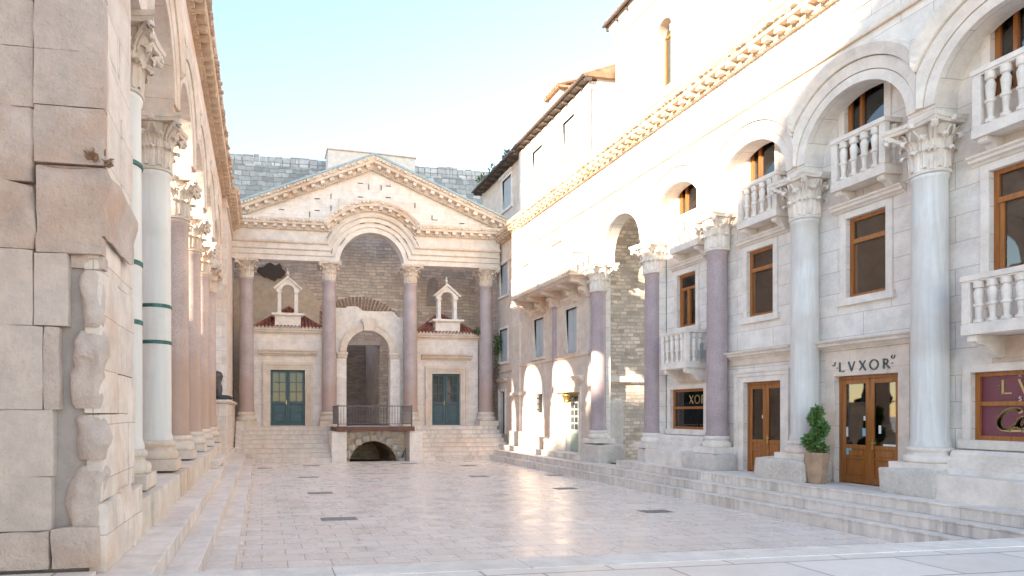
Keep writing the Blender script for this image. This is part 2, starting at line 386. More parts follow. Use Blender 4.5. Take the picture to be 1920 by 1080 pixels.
def copyo(o, loc=None, parent=None, local=False):
    c = o.copy(); COL.objects.link(c)
    if loc is not None: c.location = loc
    c.parent = None; c.matrix_parent_inverse = Matrix.Identity(4)
    if parent is not None: adopt(c, parent, local)
    return c

def wall_grid(mb, P, d0, d1, u0, u1, z0, z1, ops, edges=True, back=True):
    us = sorted({u0, u1, *[o[0] for o in ops], *[o[1] for o in ops]}); zs = sorted({z0, z1, *[o[2] for o in ops], *[o[3] for o in ops]})
    us = [u for u in us if u0 <= u <= u1]; zs = [z for z in zs if z0 <= z <= z1]
    for i in range(len(us)-1):
        for j in range(len(zs)-1):
            cu = (us[i]+us[i+1])/2; cz = (zs[j]+zs[j+1])/2
            if any(o[0] < cu < o[1] and o[2] < cz < o[3] for o in ops): continue
            for d in ((d0, d1) if back else (d0,)):
                mb.face([P(d, us[i], zs[j]), P(d, us[i+1], zs[j]), P(d, us[i+1], zs[j+1]), P(d, us[i], zs[j+1])])
    for a, b, c, d in ops:
        mb.face([P(d0, a, c), P(d1, a, c), P(d1, a, d), P(d0, a, d)]); mb.face([P(d0, b, c), P(d1, b, c), P(d1, b, d), P(d0, b, d)])
        mb.face([P(d0, a, d), P(d1, a, d), P(d1, b, d), P(d0, b, d)])
        if c > z0: mb.face([P(d0, a, c), P(d1, a, c), P(d1, b, c), P(d0, b, c)])
    if edges:
        mb.face([P(d0, u0, z0), P(d1, u0, z0), P(d1, u0, z1), P(d0, u0, z1)]); mb.face([P(d0, u1, z0), P(d1, u1, z0), P(d1, u1, z1), P(d0, u1, z1)])
        mb.face([P(d0, u0, z1), P(d1, u0, z1), P(d1, u1, z1), P(d0, u1, z1)])
    return mb
def arch_wall(mb, P, d0, d1, u0, u1, ztop, zs, cs, r, n=24, zpad=None):
    """wall above springing zs with semicircular arches centred at cs"""
    cs = sorted(cs); cur = u0
    def rect(a, b, z):
        for d in (d0, d1): mb.face([P(d, a, z), P(d, b, z), P(d, b, ztop), P(d, a, ztop)])
    zb = zpad if zpad is not None else zs
    for c in cs:
        rect(cur, c-r, zb); mb.face([P(d0, cur, zb), P(d1, cur, zb), P(d1, c-r, zb), P(d0, c-r, zb)])
        if zb < zs:
            for u in (c-r, c+r): mb.face([P(d0, u, zb), P(d1, u, zb), P(d1, u, zs), P(d0, u, zs)])
        pts = [(c-r*math.cos(pi*i/n), zs+r*math.sin(pi*i/n)) for i in range(n+1)]
        for (a, za), (b, zb_) in zip(pts, pts[1:]):
            for d in (d0, d1): mb.face([P(d, a, za), P(d, b, zb_), P(d, b, ztop), P(d, a, ztop)])
            mb.face([P(d0, a, za), P(d1, a, za), P(d1, b, zb_), P(d0, b, zb_)])
        cur = c+r
    rect(cur, u1, zb); mb.face([P(d0, cur, zb), P(d1, cur, zb), P(d1, u1, zb), P(d0, u1, zb)])
    mb.face([P(d0, u0, ztop), P(d1, u0, ztop), P(d1, u1, ztop), P(d0, u1, ztop)])
    for u in (u0, u1): mb.face([P(d0, u, zb), P(d1, u, zb), P(d1, u, ztop), P(d0, u, ztop)])
    return mb
def arc(c, zs, r, a0=0, a1=pi, n=30):
    return [(c-r*math.cos(a0+(a1-a0)*i/n), zs+r*math.sin(a0+(a1-a0)*i/n)) for i in range(n+1)]

# ---------------------------------------------------------------- column kit
def capital_mesh(R=.30, H=.95, A=.5, n=8, seed=1):
    rnd = random.Random(seed); mb = MB()
    mb.lathe([(R*1.0, 0), (R*1.12, .015), (R*1.14, .045), (R*1.0, .06), (R*.97, .1), (R*.99, H*.45), (R*1.08, H*.68), (R*1.3, H*.84), (R*1.34, H*.87)], 24)
    bell = lambda z: R*(1.0 if z < H*.45 else 1+.36*((z-H*.45)/(H*.42))**1.7)
    def leaf(a, z0, h, w, curl):
        nu, nv = 10, 13; b = len(mb.v); h *= rnd.uniform(.95, 1.05); a += rnd.uniform(-.03, .03)
        for j in range(nv):
            t = j/(nv-1)
            if t < .7: z = z0+h*t/.7*.93; out = .02+.035*t
            else:
                q = (t-.7)/.3; z = z0+h*(.93+.09*math.sin(q*pi*.7)-.17*q*q); out = .0445+curl*math.sin(q*pi*.55)
            wid = w*(.80+.42*math.sin(pi*t**1.3))*(1+.11*math.sin(t*6*pi))*(1-.55*max(0, t-.72)/.28)
            for i in range(nu+1):
                s_ = i/nu*2-1
                rr = bell(min(z, H*.86))+out-.045*s_*s_+(.018 if abs(s_) < .12 else 0)+.010*math.cos(i*pi)
                aa = a+s_*wid/(2*rr); mb.v.append((rr*math.cos(aa), rr*math.sin(aa), z+.035*(1-abs(s_))*(t > .7)))
        for j in range(nv-1):
            for i in range(nu): mb.f.append((b+j*(nu+1)+i, b+j*(nu+1)+i+1, b+(j+1)*(nu+1)+i+1, b+(j+1)*(nu+1)+i))
    for k in range(n): leaf(2*pi*k/n, .06, H*.36, R*.80, .12)
    for k in range(n): leaf(2*pi*(k+.5)/n, .10, H*.58, R*.78, .14)
    for k in range(4): leaf(pi/4+pi/2*k, .3, H*.55, R*.5, .10)
    for k in range(4):
        a = pi/4+pi/2*k
        for da in (-.10, .10):
            pts = []; rad = []
            for i in range(16):
                t = i/15
                if t < .6: q = t/.6; r_ = R*1.05+(A*1.30-R*1.05)*q**1.5; z = H*.50+(H*.36)*q**.8
                else:
                    q = (t-.6)/.4*1.6*pi; r_ = A*1.30+.055*math.sin(q)*(1-.35*q/5); z = H*.80+.055*math.cos(q)*(1-.3*q/5)
                aa = a+da*(1-.75*min(1, t/.6)); pts.append((r_*math.cos(aa), r_*math.sin(aa), z)); rad.append(.020+.022*min(1, t*1.5)*(1 if t < .75 else .8))
            mb.tube(pts, rad, 6)
        for sgn in (-1, 1):   # inner helices
            a2 = pi/2*k+sgn*.16; pts = []
            for i in range(10):
                t = i/9; r_ = R*1.1+t*.11; z = H*.58+t*H*.24; aa = pi/2*k+sgn*(.34-.26*t); pts.append((r_*math.cos(aa), r_*math.sin(aa), z))
            mb.tube(pts, .02, 5)
        aa = pi/2*k; c = Vector((A*.86*math.cos(aa), A*.86*math.sin(aa), H*.93)); b0 = MB().lathe([(.001, -.07), (.06, -.045), (.075, 0), (.05, .05), (.001, .07)], 8, c, cap=False); nb = len(mb.v); mb.v += b0.v; mb.f += [tuple(nb+i for i in f) for f in b0.f]
    def abac(z0, z1, s0, s1):
        pl = []
        for k in range(4):
            a0 = -pi/4+pi/2*k
            for i in range(9):
                t = i/8; x = A*1.08; y = (2*t-1)*A*1.08; x -= (.17*A)*math.sin(pi*t); ca, sa = math.cos(pi/2*k), math.sin(pi/2*k)
                if i < 8: pl.append((x*ca-y*sa, x*sa+y*ca))
        b = len(mb.v); m = len(pl)
        mb.v.extend([(x*s0, y*s0, z0) for x, y in pl]); mb.v.extend([(x*s1, y*s1, z1) for x, y in pl])
        mb.f.append(tuple(b+i for i in reversed(range(m)))); mb.f.append(tuple(b+m+i for i in range(m)))
        mb.f.extend([(b+i, b+(i+1) % m, b+m+(i+1) % m, b+m+i) for i in range(m)])
    abac(H*.87, H*.93, .93, .97); abac(H*.93, H, 1.0, 1.03)
    # weathering
    mb.v = [tuple(Vector(v)+noise.noise_vector(Vector(v)*7+Vector((seed*5, 0, 0)))*.012) for v in mb.v]
    return mb
def shaft_mesh(h, r0, r1, n=32):
    pr = [(r0*1.10, 0), (r0*1.10, .05), (r0*1.0, .13)]
    for i in range(1, 12): t = i/12; pr.append((r0+(r1-r0)*(t**1.6), .13+(h-.25)*t))
    pr += [(r1, h-.1), (r1*1.07, h-.07), (r1*1.09, h-.03), (r1*1.05, h)]
    return MB().lathe(pr, n)
def base_mesh(r, h, plinth=True, sq=None):
    s = sq or r*1.42; mb = MB(); ph = h*.36
    mb.box(-s, s, -s, s, 0, ph)
    pr = []
    for i in range(7): a = -pi/2+pi*i/6; pr.append((r*1.30+.10*r*math.cos(a), ph+h*.14+h*.14*math.sin(a)))
    pr += [(r*1.2, ph+h*.30), (r*1.12, ph+h*.36), (r*1.14, ph+h*.42)]
    for i in range(6): a = -pi/2+pi*i/5; pr.append((r*1.16+.08*r*math.cos(a), ph+h*.52+h*.08*math.sin(a)))
    pr += [(r*1.08, h)]
    mb.lathe(pr, 28); return mb
CAPS = [capital_mesh(.29, .95, .50, seed=k) for k in (1, 2, 3)]
capmesh = {}
def put_capital(parent, z, mat, k, scale=1, rot=0):
    key = (mat, k)
    if key not in capmesh:
        o = CAPS[k].build('capital', mat, parent, loc=(0, 0, z), local=True, smooth=True); capmesh[key] = o
    else: o = copyo(capmesh[key], (0, 0, z), parent, True)
    o.scale = (scale, scale, scale if not isinstance(scale, tuple) else 1); o.rotation_euler.z = rot
    return o
def column(parent, x, y, zb, zsh, zt, zc, mat, capmat, r=.31, r1=.27, k=0, label=None, basemat='trim', block=None, capscale=1):
    """zb base bottom, zsh shaft bottom, zt shaft top, zc capital top"""
    sh = shaft_mesh(zt-zsh, r, r1).build('column', mat, parent, smooth=True, loc=(x, y, zsh))
    if label: sh['label'] = label
    c = put_capital(sh, zt-zsh, capmat, k)
    c.scale = (capscale, capscale, (zc-zt)/.95)
    b = base_mesh(r, zsh-zb, sq=max(r*1.42, .40))
    b.v = [tuple(Vector(v)+noise.noise_vector(Vector((v[0]+x*2, v[1]+y*2, v[2]))*5)*.008) for v in b.v]
    b.build('base', basemat, sh, loc=(0, 0, zb-zsh), local=True, smooth=True)
    if block:
        x0, x1, y0, y1, z0, z1 = block
        MB().rough(x0-x, x1-x, y0-y, y1-y, z0-zsh, z1-zsh, seed=x+y, amp=.035, rnd=.07).build('plinth_block', 'rough', sh, local=True, smooth=True)
    return sh
def cornice(parent, P, front, sg, path, mat='cornice', h=.42, proj=.38, mod=.37, name='cornice', jag=.0):
    mb = MB(); k = h/.42; q = proj/.38
    prof = [(0, 0), (0, .07*q), (.05*k, .08*q), (.05*k, .10*q), (.17*k, .12*q), (.18*k, .30*q), (.25*k, .33*q), (.27*k, .31*q), (.36*k, .385*q), (.42*k, .40*q), (.42*k, -.02)]
    mb.sweep(path, prof, P, front, sg)
    mb.along(path, .105, .022*k, .03*k, .062, .06*q, .12*q, P, front, sg, jit=.15)           # dentils
    mb.along(path, mod, .115*k, .055*k, mod*.40, .10*q, .29*q, P, front, sg, jit=.12)             # modillions
    mb.along(path, .16, .315*k, .035*k, .10, .28*q, .385*q, P, front, sg, jit=.3)           # carved sima
    mb.v = [tuple(Vector(v)+noise.noise_vector(Vector(v)*6)*.022) for v in mb.v]
    return mb.build(name, mat, parent)
def rail_profile(mb, x0, x1, y0, y1, z, t=.1):
    mb.box(x0, x1, y0, y1, z, z+t); e = .012
    mb.box(x0+e*1.6, x1-e*1.6, y0+e*1.6, y1-e*1.6, z-.03, z)
def baluster_mesh(h, r):
    pr = [(.62, 0), (.62, .06), (.5, .08), (.62, .14), (.36, .22), (.44, .30), (.66, .42), (.92, .55), (1.0, .62), (.80, .72), (.40, .80), (.40, .84), (.62, .87), (.62, 1.0)]
    pr2 = [(.95, 0), (.95, .07), (.6, .09), (.5, .14), (.62, .25), (.72, .38), (.98, .40), (.98, .45), (.70, .47), (.85, .62), (.95, .74), (.70, .80), (.60, .83), (.98, .86), (.98, 1.0)]
    return MB().lathe([(a*r, b*h) for a, b in pr2], 12)
BAL = {}
def balustrade(parent, pts, h, r, mat='trim'):
    """balusters at pts (x,y,z) as sub-parts"""
    for p in pts:
        key = (round(h, 3), r, mat)
        if key not in BAL: BAL[key] = baluster_mesh(h, r).build('baluster', mat, parent, loc=p, smooth=True)
        else: copyo(BAL[key], p, parent)

# ================================================================ SETTING
def sheet(name, x0, x1, y0, y1, z, mat):
    return tag(MB().face([(x0, y0, z), (x1, y0, z), (x1, y1, z), (x0, y1, z)]).build(name, mat), kind='structure')
sheet('ground', -400, 400, -400, 400, -.35, 'street')
tag(MB().box(-.45, 11.2, 5.6, 27.62, -.3, 0).build('court_pavement', 'court'), kind='structure')
tag(MB().box(-30, 30, -14, 5.62, -.3, .655).build('street_pavement', 'street'), kind='structure')
# kerb band of long stones at the edge of the street, level step down into the court
mb = MB(); x = -1.35
while x < 14:
    l = random.uniform(1.7, 2.6); mb.box(x+.003, x+l-.003, 5.62, 6.0, -.1, .664); x += l
tag(mb.build('kerb', 'trim', bevel=.008), kind='structure')
tag(MB().box(11.3, 24, 17.9, 20.75, -.1, .447).build('lane_pavement', 'street'), kind='structure')

def steps(name, label, items, loc, mat):
    t = thing(name, label, 'steps', loc)
    for (x0, x1, y0, y1, z0, z1) in items:
        mb = MB(); mb.box(x0, x1, y0, y1, z0, z1-.035)
        n = .012
        mb.box(x0-n, x1+n, y0-n, y1+n, z1-.035, z1)
        mb.build('step', mat, t, bevel=.009)
    return t
# left steps: three long steps and broken stylobate blocks
steps('stone_steps', 'three long pinkish stone steps along the foot of the left colonnade',
      [(-1.6, -.353, 6.0, 27.6, -.05, .19), (-1.6, -.678, 6.0, 27.6, .192, .44), (-1.6, -.996, 6.0, 17.9, .442, .66), (-1.6, -1.1, 19.2, 27.6, .442, .66), (-1.6, -1.13, 17.2, 20.5, .664, .84)], (-.9, 16, 0), 'stepw')
steps('stone_steps', 'grey streaked stone steps rising from the court to the cafe terrace',
      [(10.15, 12.2, 6.0, 27.62, -.05, .24), (10.40, 12.2, 6.0, 27.62, .242, .447), (10.72, 12.2, 6.0, 18.1, .449, .655), (10.9, 11.6, 20.9, 29.2, .449, .655)], (10.5, 16, 0), 'step')
NS = 8; RZ = 1.5/NS
def flight(x0, x1, label):
    steps('stone_steps', label, [(x0, x1, 27.6+.30*i, 29.9 if i < NS-1 else 31.6, RZ*i-(.05 if i == 0 else -.002), RZ*(i+1)) for i in range(NS)], ((x0+x1)/2, 28.6, 0), 'stepw')
flight(-1.15, 2.96, 'flight of worn steps left of the tunnel, leading up to the left blue-green door')
flight(7.03, 11.3, 'flight of worn steps right of the tunnel, leading up to the right blue-green door')
MB().box(2.97, 7.02, 29.72, 31.6, 1.1, 1.495).build('landing', 'step')
tag(bpy.data.objects['landing'], kind='structure')

# ================================================================ PALACE CAFE BUILDING (right arcade)
XR, XF, XW = 11.6, 11.4, 11.85
caf = thing('cafe_building', 'long white stone palace with arches, engaged columns and orange wooden cafe doors', 'building', (13, 14, .65))
CY = [6.7, 9.43, 12.07, 14.79, 17.54, 20.45]
ac = [(a+b)/2 for a, b in zip(CY, CY[1:])]
ZS = 7.42
mb = MB(); arch_wall(mb, PXf, XF, XW+.0, 4.0, 20.95, 10.45, ZS, ac, 1.1, n=28, zpad=7.2)
wall_grid(mb, PXf, XF, XW, 20.95, 27.9, .3, 10.45, [(21.72, 22.72, .66, 2.85), (24.78, 25.47, 2.12, 2.91), (21.85, 22.72, 4.35, 6.02), (24.68, 25.62, 4.45, 6.05), (26.1, 26.9, 8.0, 8.9), (23.1, 24.1, 8.0, 9.3)])
mb.build('arcade_wall', 'white', caf)
# piers between arch feet and capitals, behind the engaged columns
ops = []
Wn = dict(mid=[], gw=[], up=[])
for c, kind in zip(ac[:-1], 'sddw'):
    ops.append((c-.29, c+.55, 4.46, 6.09)); ops.append((c-.28, c+.58, 7.3, 8.95))
ops += [(12.98, 14.14, .66, 2.87), (10.20, 11.56, .66, 2.87), (15.6, 17.04, 1.65, 2.79), (7.2, 8.94, 1.65, 2.79)]
ops[0] = (7.60, 8.66, 4.4, 6.10); ops[2] = (10.44, 11.29, 4.46, 6.09); ops[4] = (13.2, 14.03, 4.46, 6.09); ops[6] = (15.93, 16.73, 4.55, 6.07)
ops.sort()
mb = MB(); wall_grid(mb, PXf, XW, XW+.22, 4.0, 17.55, .65, 9.0, ops); mb.build('wall', 'white', caf)
mb = MB()
for y in (17.54, 20.45): mb.box(XF+.24, XW-.003, y-.27 if y < 20 else y-.1, y+.27 if y > 20 else y-.0, .45, 7.2)
mb.box(XW, XW+2.2, 17.25, 17.545, .45, 9.6)
mb.build('pier', 'white', caf)
# upper block and roof behind cornice
MB().box(XF+.12, 20, 4.0, 27.9, 10.45, 10.9).build('roof_slab', 'trim', caf)
# rooms behind the glass
mb = MB()
for z0, z1 in ((.64, 4.2), (4.3, 9.0)):
    wall_grid(mb, PXf, 15.2, 15.25, 4.0, 17.2, z0, z1, [], back=False)
    mb.face([(12.07, 4, z0), (15.2, 4, z0), (15.2, 17.2, z0), (12.07, 17.2, z0)]); mb.face([(12.07, 4, z1), (15.2, 4, z1), (15.2, 17.2, z1), (12.07, 17.2, z1)])
    for y in (4.0, 9.2, 12.3, 14.9, 17.2): mb.face([(12.07, y, z0), (15.2, y, z0), (15.2, y, z1), (12.07, y, z1)])
mb.build('interior', 'room', caf)
# string course, archivolts
mb = MB()
mb.sweep([(4.0, 9.36), (27.9, 9.36)], [(0, -.01), (0, .035), (.03, .05), (.10, .055), (.10, -.01)], PXf, XF, -1)
mb.sweep([(4.0, 9.95), (27.9, 9.95)], [(0, -.01), (0, .03), (.05, .04), (.05, -.01)], PXf, XF, -1)
mb.build('string_course', 'trim', caf)
MB().box(XF-.058, XF-.0, 4.0, 27.9, 9.345, 9.357).build('dirty_joint', 'cornice', caf)
for ci, c in enumerate(ac):
    mb = MB(); oo = .004*(ci % 2)
    for r0, r1, o0, o1, lim in ((1.10, 1.27, .0, .04, 9), (1.285, 1.49, .03, .10, 9), (1.505, 1.74, .12, .23, 1.36)):
        lim_ = min(c-CY[ci], CY[ci+1]-c)-.006; a0 = math.acos(lim_/r0) if r0 > lim_ else 0; ylo, yhi = CY[ci]+.004, CY[ci+1]-.004; Pc = lambda d, u, z, a=ylo, b=yhi: (d, max(a, min(b, u)), z)
        prof = [(r0-1.1, -.01), (r0-1.1, o0+.03+oo), (r1-1.1-.04, o1+oo), (r1-1.1, o1+oo), (r1-1.1, -.01)]
        P_ = [(c+math.cos(pi-(a0+(pi-2*a0)*i/30))*1.1, ZS+math.sin(a0+(pi-2*a0)*i/30)*1.1) for i in range(31)]
        mb.sweep(P_, prof, Pc, XF, -1)
    mb.build('archivolt', 'trim', caf)
for c in ac[3:4]: pass
cornice(caf, PXf, XF, -1, [(4.0, 10.40), (20, 10.40), (27.95, 10.40)], h=.42, proj=.40)
mb = MB(); mb.sweep([(4.0, 10.84), (27.95, 10.84)], [(0, -.2), (0, .36), (.03, .40), (.05, .1), (.10, -.2)], PXf, XF, -1); mb.build('roof_edge', 'cornice', caf)
# columns
cols = [(6.7, 'cipollino', 'grey-blue veined marble column at the right edge', None),
        (9.43, 'cipollino', 'grey-blue fluted marble column right of the lettered cafe door', (11.13, 11.9, 9.0, 10.0, .655, 1.14)),
        (12.07, 'cipollino', 'pale blue veined marble column between the two cafe doors', (11.0, 11.8, 11.55, 12.85, .655, 1.13)),
        (14.79, 'purple', 'purple granite column left of the smaller cafe door', (11.13, 11.8, 14.3, 15.6, .655, 1.08)),
        (17.54, 'purple', 'purple granite column beside the open lane', None),
        (20.45, 'purple', 'purple granite column in a patch of sun under the long balcony', (11.0, 12.0, 19.6, 21.0, .447, 1.04))]
for i, (y, m, lb, blk) in enumerate(cols):
    column(caf, XR if i < 5 else 11.45, y, 1.08, 1.52, 6.27, 7.2, m, 'trim', k=i % 3, label=lb, block=blk, r=(.268 if i < 3 else .25), r1=(.25 if i < 3 else .23), capscale=.90)
column(caf, 11.5, 23.66, .9, 1.35, 6.27, 7.0, 'purple', 'trim', r=.21, r1=.20, k=1, label='slim purple granite column built into the wall between two shutters', block=(11.0, 11.6, 22.95, 23.95, .655, 1.1))
# moulded ledges under the show windows
def ledge(y0, y1):
    mb = MB(); mb.sweep([(y0, 1.07), (y1, 1.07)], [(0, 0), (0, .42), (.10, .40), (.12, .33), (.22, .33), (.25, .26), (.34, .27), (.41, .22), (.41, 0)], PXf, XW, -1)
    mb.build('ledge', 'trim', caf)
    MB().rough(11.18, XW, y0, y1, .655, 1.075, amp=.012, rnd=.02).build('base_block', 'trim', caf, smooth=True)
ledge(15.3, 17.3); ledge(7.0, 9.08)
MB().rough(11.2, XW, 17.1, 17.75, .447, 1.05, amp=.03, seed=4).build('base_block', 'rough', caf, smooth=True)
mb = MB()
for y0, y1 in ((12.35, 12.78), (14.42, 14.55), (9.72, 10.05), (11.7, 11.85)): pass
# --- openings
def frame_window(y0, y1, z0, z1, style='sash', parent=caf, x=11.95, glass='glass', mat='wood', label=None, surround=True, sill=True):
    """window part with pane and surround sub-parts; y0<y1"""
    t = .075; mb = MB()
    mb.box(x-.03, x+.04, y0, y0+t, z0, z1).box(x-.03, x+.04, y1-t, y1, z0, z1).box(x-.03, x+.04, y0+t, y1-t, z1-t, z1).box(x-.03, x+.04, y0+t, y1-t, z0, z0+t)
    if style == 'sash':
        zt = z1-(z1-z0)*.30; mb.box(x-.045, x+.03, y0+t, y1-t, zt-.04, zt+.05)
        ym = (y0+y1)/2
        mb.box(x-.02, x+.03, y1-t-.07, y1-t, z0+t, zt-.04).box(x-.02, x+.03, y0+t, y0+t+.03, z0+t, zt-.04)
    if style == 'open':
        zt = z1-(z1-z0)*.30; mb.box(x-.045, x+.03, y0+t, y1-t, zt-.04, zt+.05)
        a = y1-t-.02
        for (p, q, zz0, zz1) in ((0, .05, z0+t+.01, zt-.05), (.42, .47, z0+t+.01, zt-.05), (0.05, .42, zt-.10, zt-.05), (0.05, .42, z0+t+.01, z0+t+.07)):
            mb.prism([(a-p*.85, x-.0+p*.55), (a-q*.85, x+q*.55), (a-q*.85+.02, x+.035+q*.55), (a-p*.85+.02, x+.035+p*.55)], lambda d, u, v: (v, u, d), zz0, zz1)
    if style == 'cross':
        zt = (z0+z1)/2+.04; mb.box(x-.04, x+.03, y0+t, y1-t, zt-.035, zt+.035)
    if style == 'casement':
        zt = z1-(z1-z0)*.28; ym = (y0+y1)/2
        mb.box(x-.04, x+.03, y0+t, y1-t, zt-.035, zt+.045).box(x-.05, x+.03, ym-.05, ym+.05, z0+t, zt-.035)
        mb.box(x-.02, x+.03, y0+t, y0+t+.06, z0+t, zt-.035).box(x-.02, x+.03, y1-t-.06, y1-t, z0+t, zt-.035)
    if style == 'tall':
        ym = y1-.30; mb.box(x-.04, x+.03, ym-.03, ym+.03, z0+t, z1-t)
    o = mb.build('window', mat, parent)
    if label: o['label'] = label
    MB().box(x+.008, x+.016, y0+t*.6, y1-t*.6, z0+t*.6, z1-t*.6).build('pane', glass, o)
    if surround:
        e = .13; p = XW-.035 if x > 11.9 else x-.15; q = XW+.002 if x > 11.9 else x-.05
        mb = MB(); mb.box(p, q, y0-e, y0-.0, z0, z1+e).box(p, q, y1, y1+e, z0, z1+e).box(p, q, y0, y1, z1, z1+e)
        if sill: mb.box(p-.04, q, y0-e-.05, y1+e+.05, z0-.15, z0)
        mb.build('surround', 'trim', o, bevel=.006)
    return o
def hood(y0, y1, z, x=11.85, proj=.20, parent=caf, P=PXf, sg=-1, name='hood', mat='trim', s=1.):
    mb = MB(); s_ = proj/.2
    prof = [(0, -.003), (0, .03*s_), (.04*s, .06*s_), (.06*s, .13*s_), (.10*s, .14*s_), (.13*s, .19*s_), (.16*s, .2*s_), (.16*s, -.003)]
    mb.sweep([(y0, z), (y1, z)], prof, P, x, sg)
    return mb.build(name, mat, parent)
def console(mb, x0, x1, y, w, z1, h):
    """scroll bracket from wall x1 out to x0, top z1"""
    L_ = x1-x0
    pts = [(x1, z1), (x0, z1), (x0-.0, z1-.28*h), (x0+.10*L_, z1-.42*h), (x0+.25*L_, z1-.40*h), (x0+.38*L_, z1-.50*h), (x0+.55*L_, z1-.75*h), (x0+.7*L_, z1-.98*h), (x0+.88*L_, z1-h), (x1, z1-.88*h)]
    mb.prism([(a, b) for a, b in pts], lambda d, u, v: (u, d, v), y-w/2, y+w/2)
def small_balcony(y0, y1, zb, zr, x, nb, consoles=(.0, 1.), ch=.25, label=None, slab=.16, side=True, r=.074):
    """slab bottom zb, rail top zr, front plane x"""
    mb = MB(); mb.box(x, XW-.0, y0, y1, zb, zb+slab); mb.box(x+.015, XW, y0+.015, y1-.015, zb+slab, zb+slab+.03)
    o = mb.build('balcony', 'trim', caf, bevel=.006)
    if label: o['label'] = label
    mb = MB(); rail_profile(mb, x-.01, x+.14, y0-.01, y1+.01, zr-.09, .09)
    for yy in (y0, y1-.13): mb.box(x+.012, x+.12, yy+.004, yy+.126, zb+slab+.03, zr-.12)
    for yy in (y0, y1-.13): mb.box(x+.14, XW-.002, yy, yy+.13, zr-.09, zr)
    mb.build('handrail', 'trim', o, bevel=.005)
    h = zr-.12-(zb+slab+.03); z = zb+slab+.03
    n = nb; pts = [(x+.066, y0+.13+(y1-y0-.26)*(i+.5)/n, z) for i in range(n)]
    balustrade(o, pts, h, r)
    if XW-x > .45: balustrade(o, [(x+.28, yy, z) for yy in (y0+.065, y1-.065)] + [(x+.46, yy, z) for yy in (y0+.065, y1-.065)], h, r*.8)
    else: balustrade(o, [(x+.27, yy, z) for yy in (y0+.065, y1-.065)], h, r*.8)
    for q in (y0+.13, y1-.13):
        mb = MB(); console(mb, x+.05, XW, q, .14, zb, ch); mb.build('console', 'trim', o, bevel=.008)
    return o
bays = {'w': ac[0], 'd2': ac[1], 'd1': ac[2], 's': ac[3]}
frame_window(10.44, 11.29, 4.46, 6.09, 'open', label='orange wooden window standing ajar above the lettered door')
frame_window(13.20, 14.03, 4.46, 6.09, 'open', label='orange wooden window above the smaller cafe door')
frame_window(15.93, 16.73, 4.55, 6.07, 'casement', label='orange wooden casement above the little balcony')
frame_window(7.60, 8.66, 4.40, 6.10, 'sash', label='tall orange framed window at the right edge')
# the wall openings were cut at bay centre -.37 .. +.37
for c, lb in ((ac[1], 'upper window above the lettered door'), (ac[2], 'upper window above the smaller cafe door'), (ac[3], 'upper window beside the lane'), (ac[0], 'upper window at the right edge')):
    frame_window(c-.28, c+.58, 7.3, 8.95, 'tall', label=lb, surround=False)
    mb = MB(); [MB().box(XW-.03, XW+.002, a_, a_+.13, 7.3, 9.0).build('window_jamb', 'trim', caf) for a_ in (c-.41, c+.58)]
gw = frame_window(15.60, 17.04, 1.65, 2.79, 'cross', label='low show window with gold letters under the little balcony')
gs = frame_window(7.20, 8.94, 1.65, 2.79, 'cross', glass='maroon', label='show window with maroon sign panel and gold script')
for a, b, z in ((10.05, 11.58, 6.24), (12.76, 14.28, 6.24), (15.5, 16.95, 6.24), (7.3, 8.92, 6.24)): hood(a, b, z, proj=.17)
small_balcony(10.13, 11.29, 6.60, 7.66, 11.45, 4, label='small stone balcony high above the lettered door')
small_balcony(12.69, 13.90, 6.58, 7.60, 11.45, 4, label='small stone balcony high above the smaller door')
small_balcony(15.36, 16.55, 6.62, 7.60, 11.45, 4, label='small sunlit stone balcony beside the lane')
small_balcony(7.3, 8.65, 6.58, 7.70, 11.45, 5, label='small stone balcony at the top right edge')
small_balcony(15.50, 16.62, 3.33, 4.38, 11.22, 4, ch=.34, label='little projecting balcony over the low show window')
small_balcony(7.0, 8.62, 3.36, 4.32, 11.2, 7, ch=.36, label='lower stone balcony over the maroon sign window')
[MB().box(XW-.02, XW+.002, a_, b_, 2.95, 3.34).build('panel', 'warmtrim', caf) for a_, b_ in ((7.0, 8.62), (15.5, 16.62))]

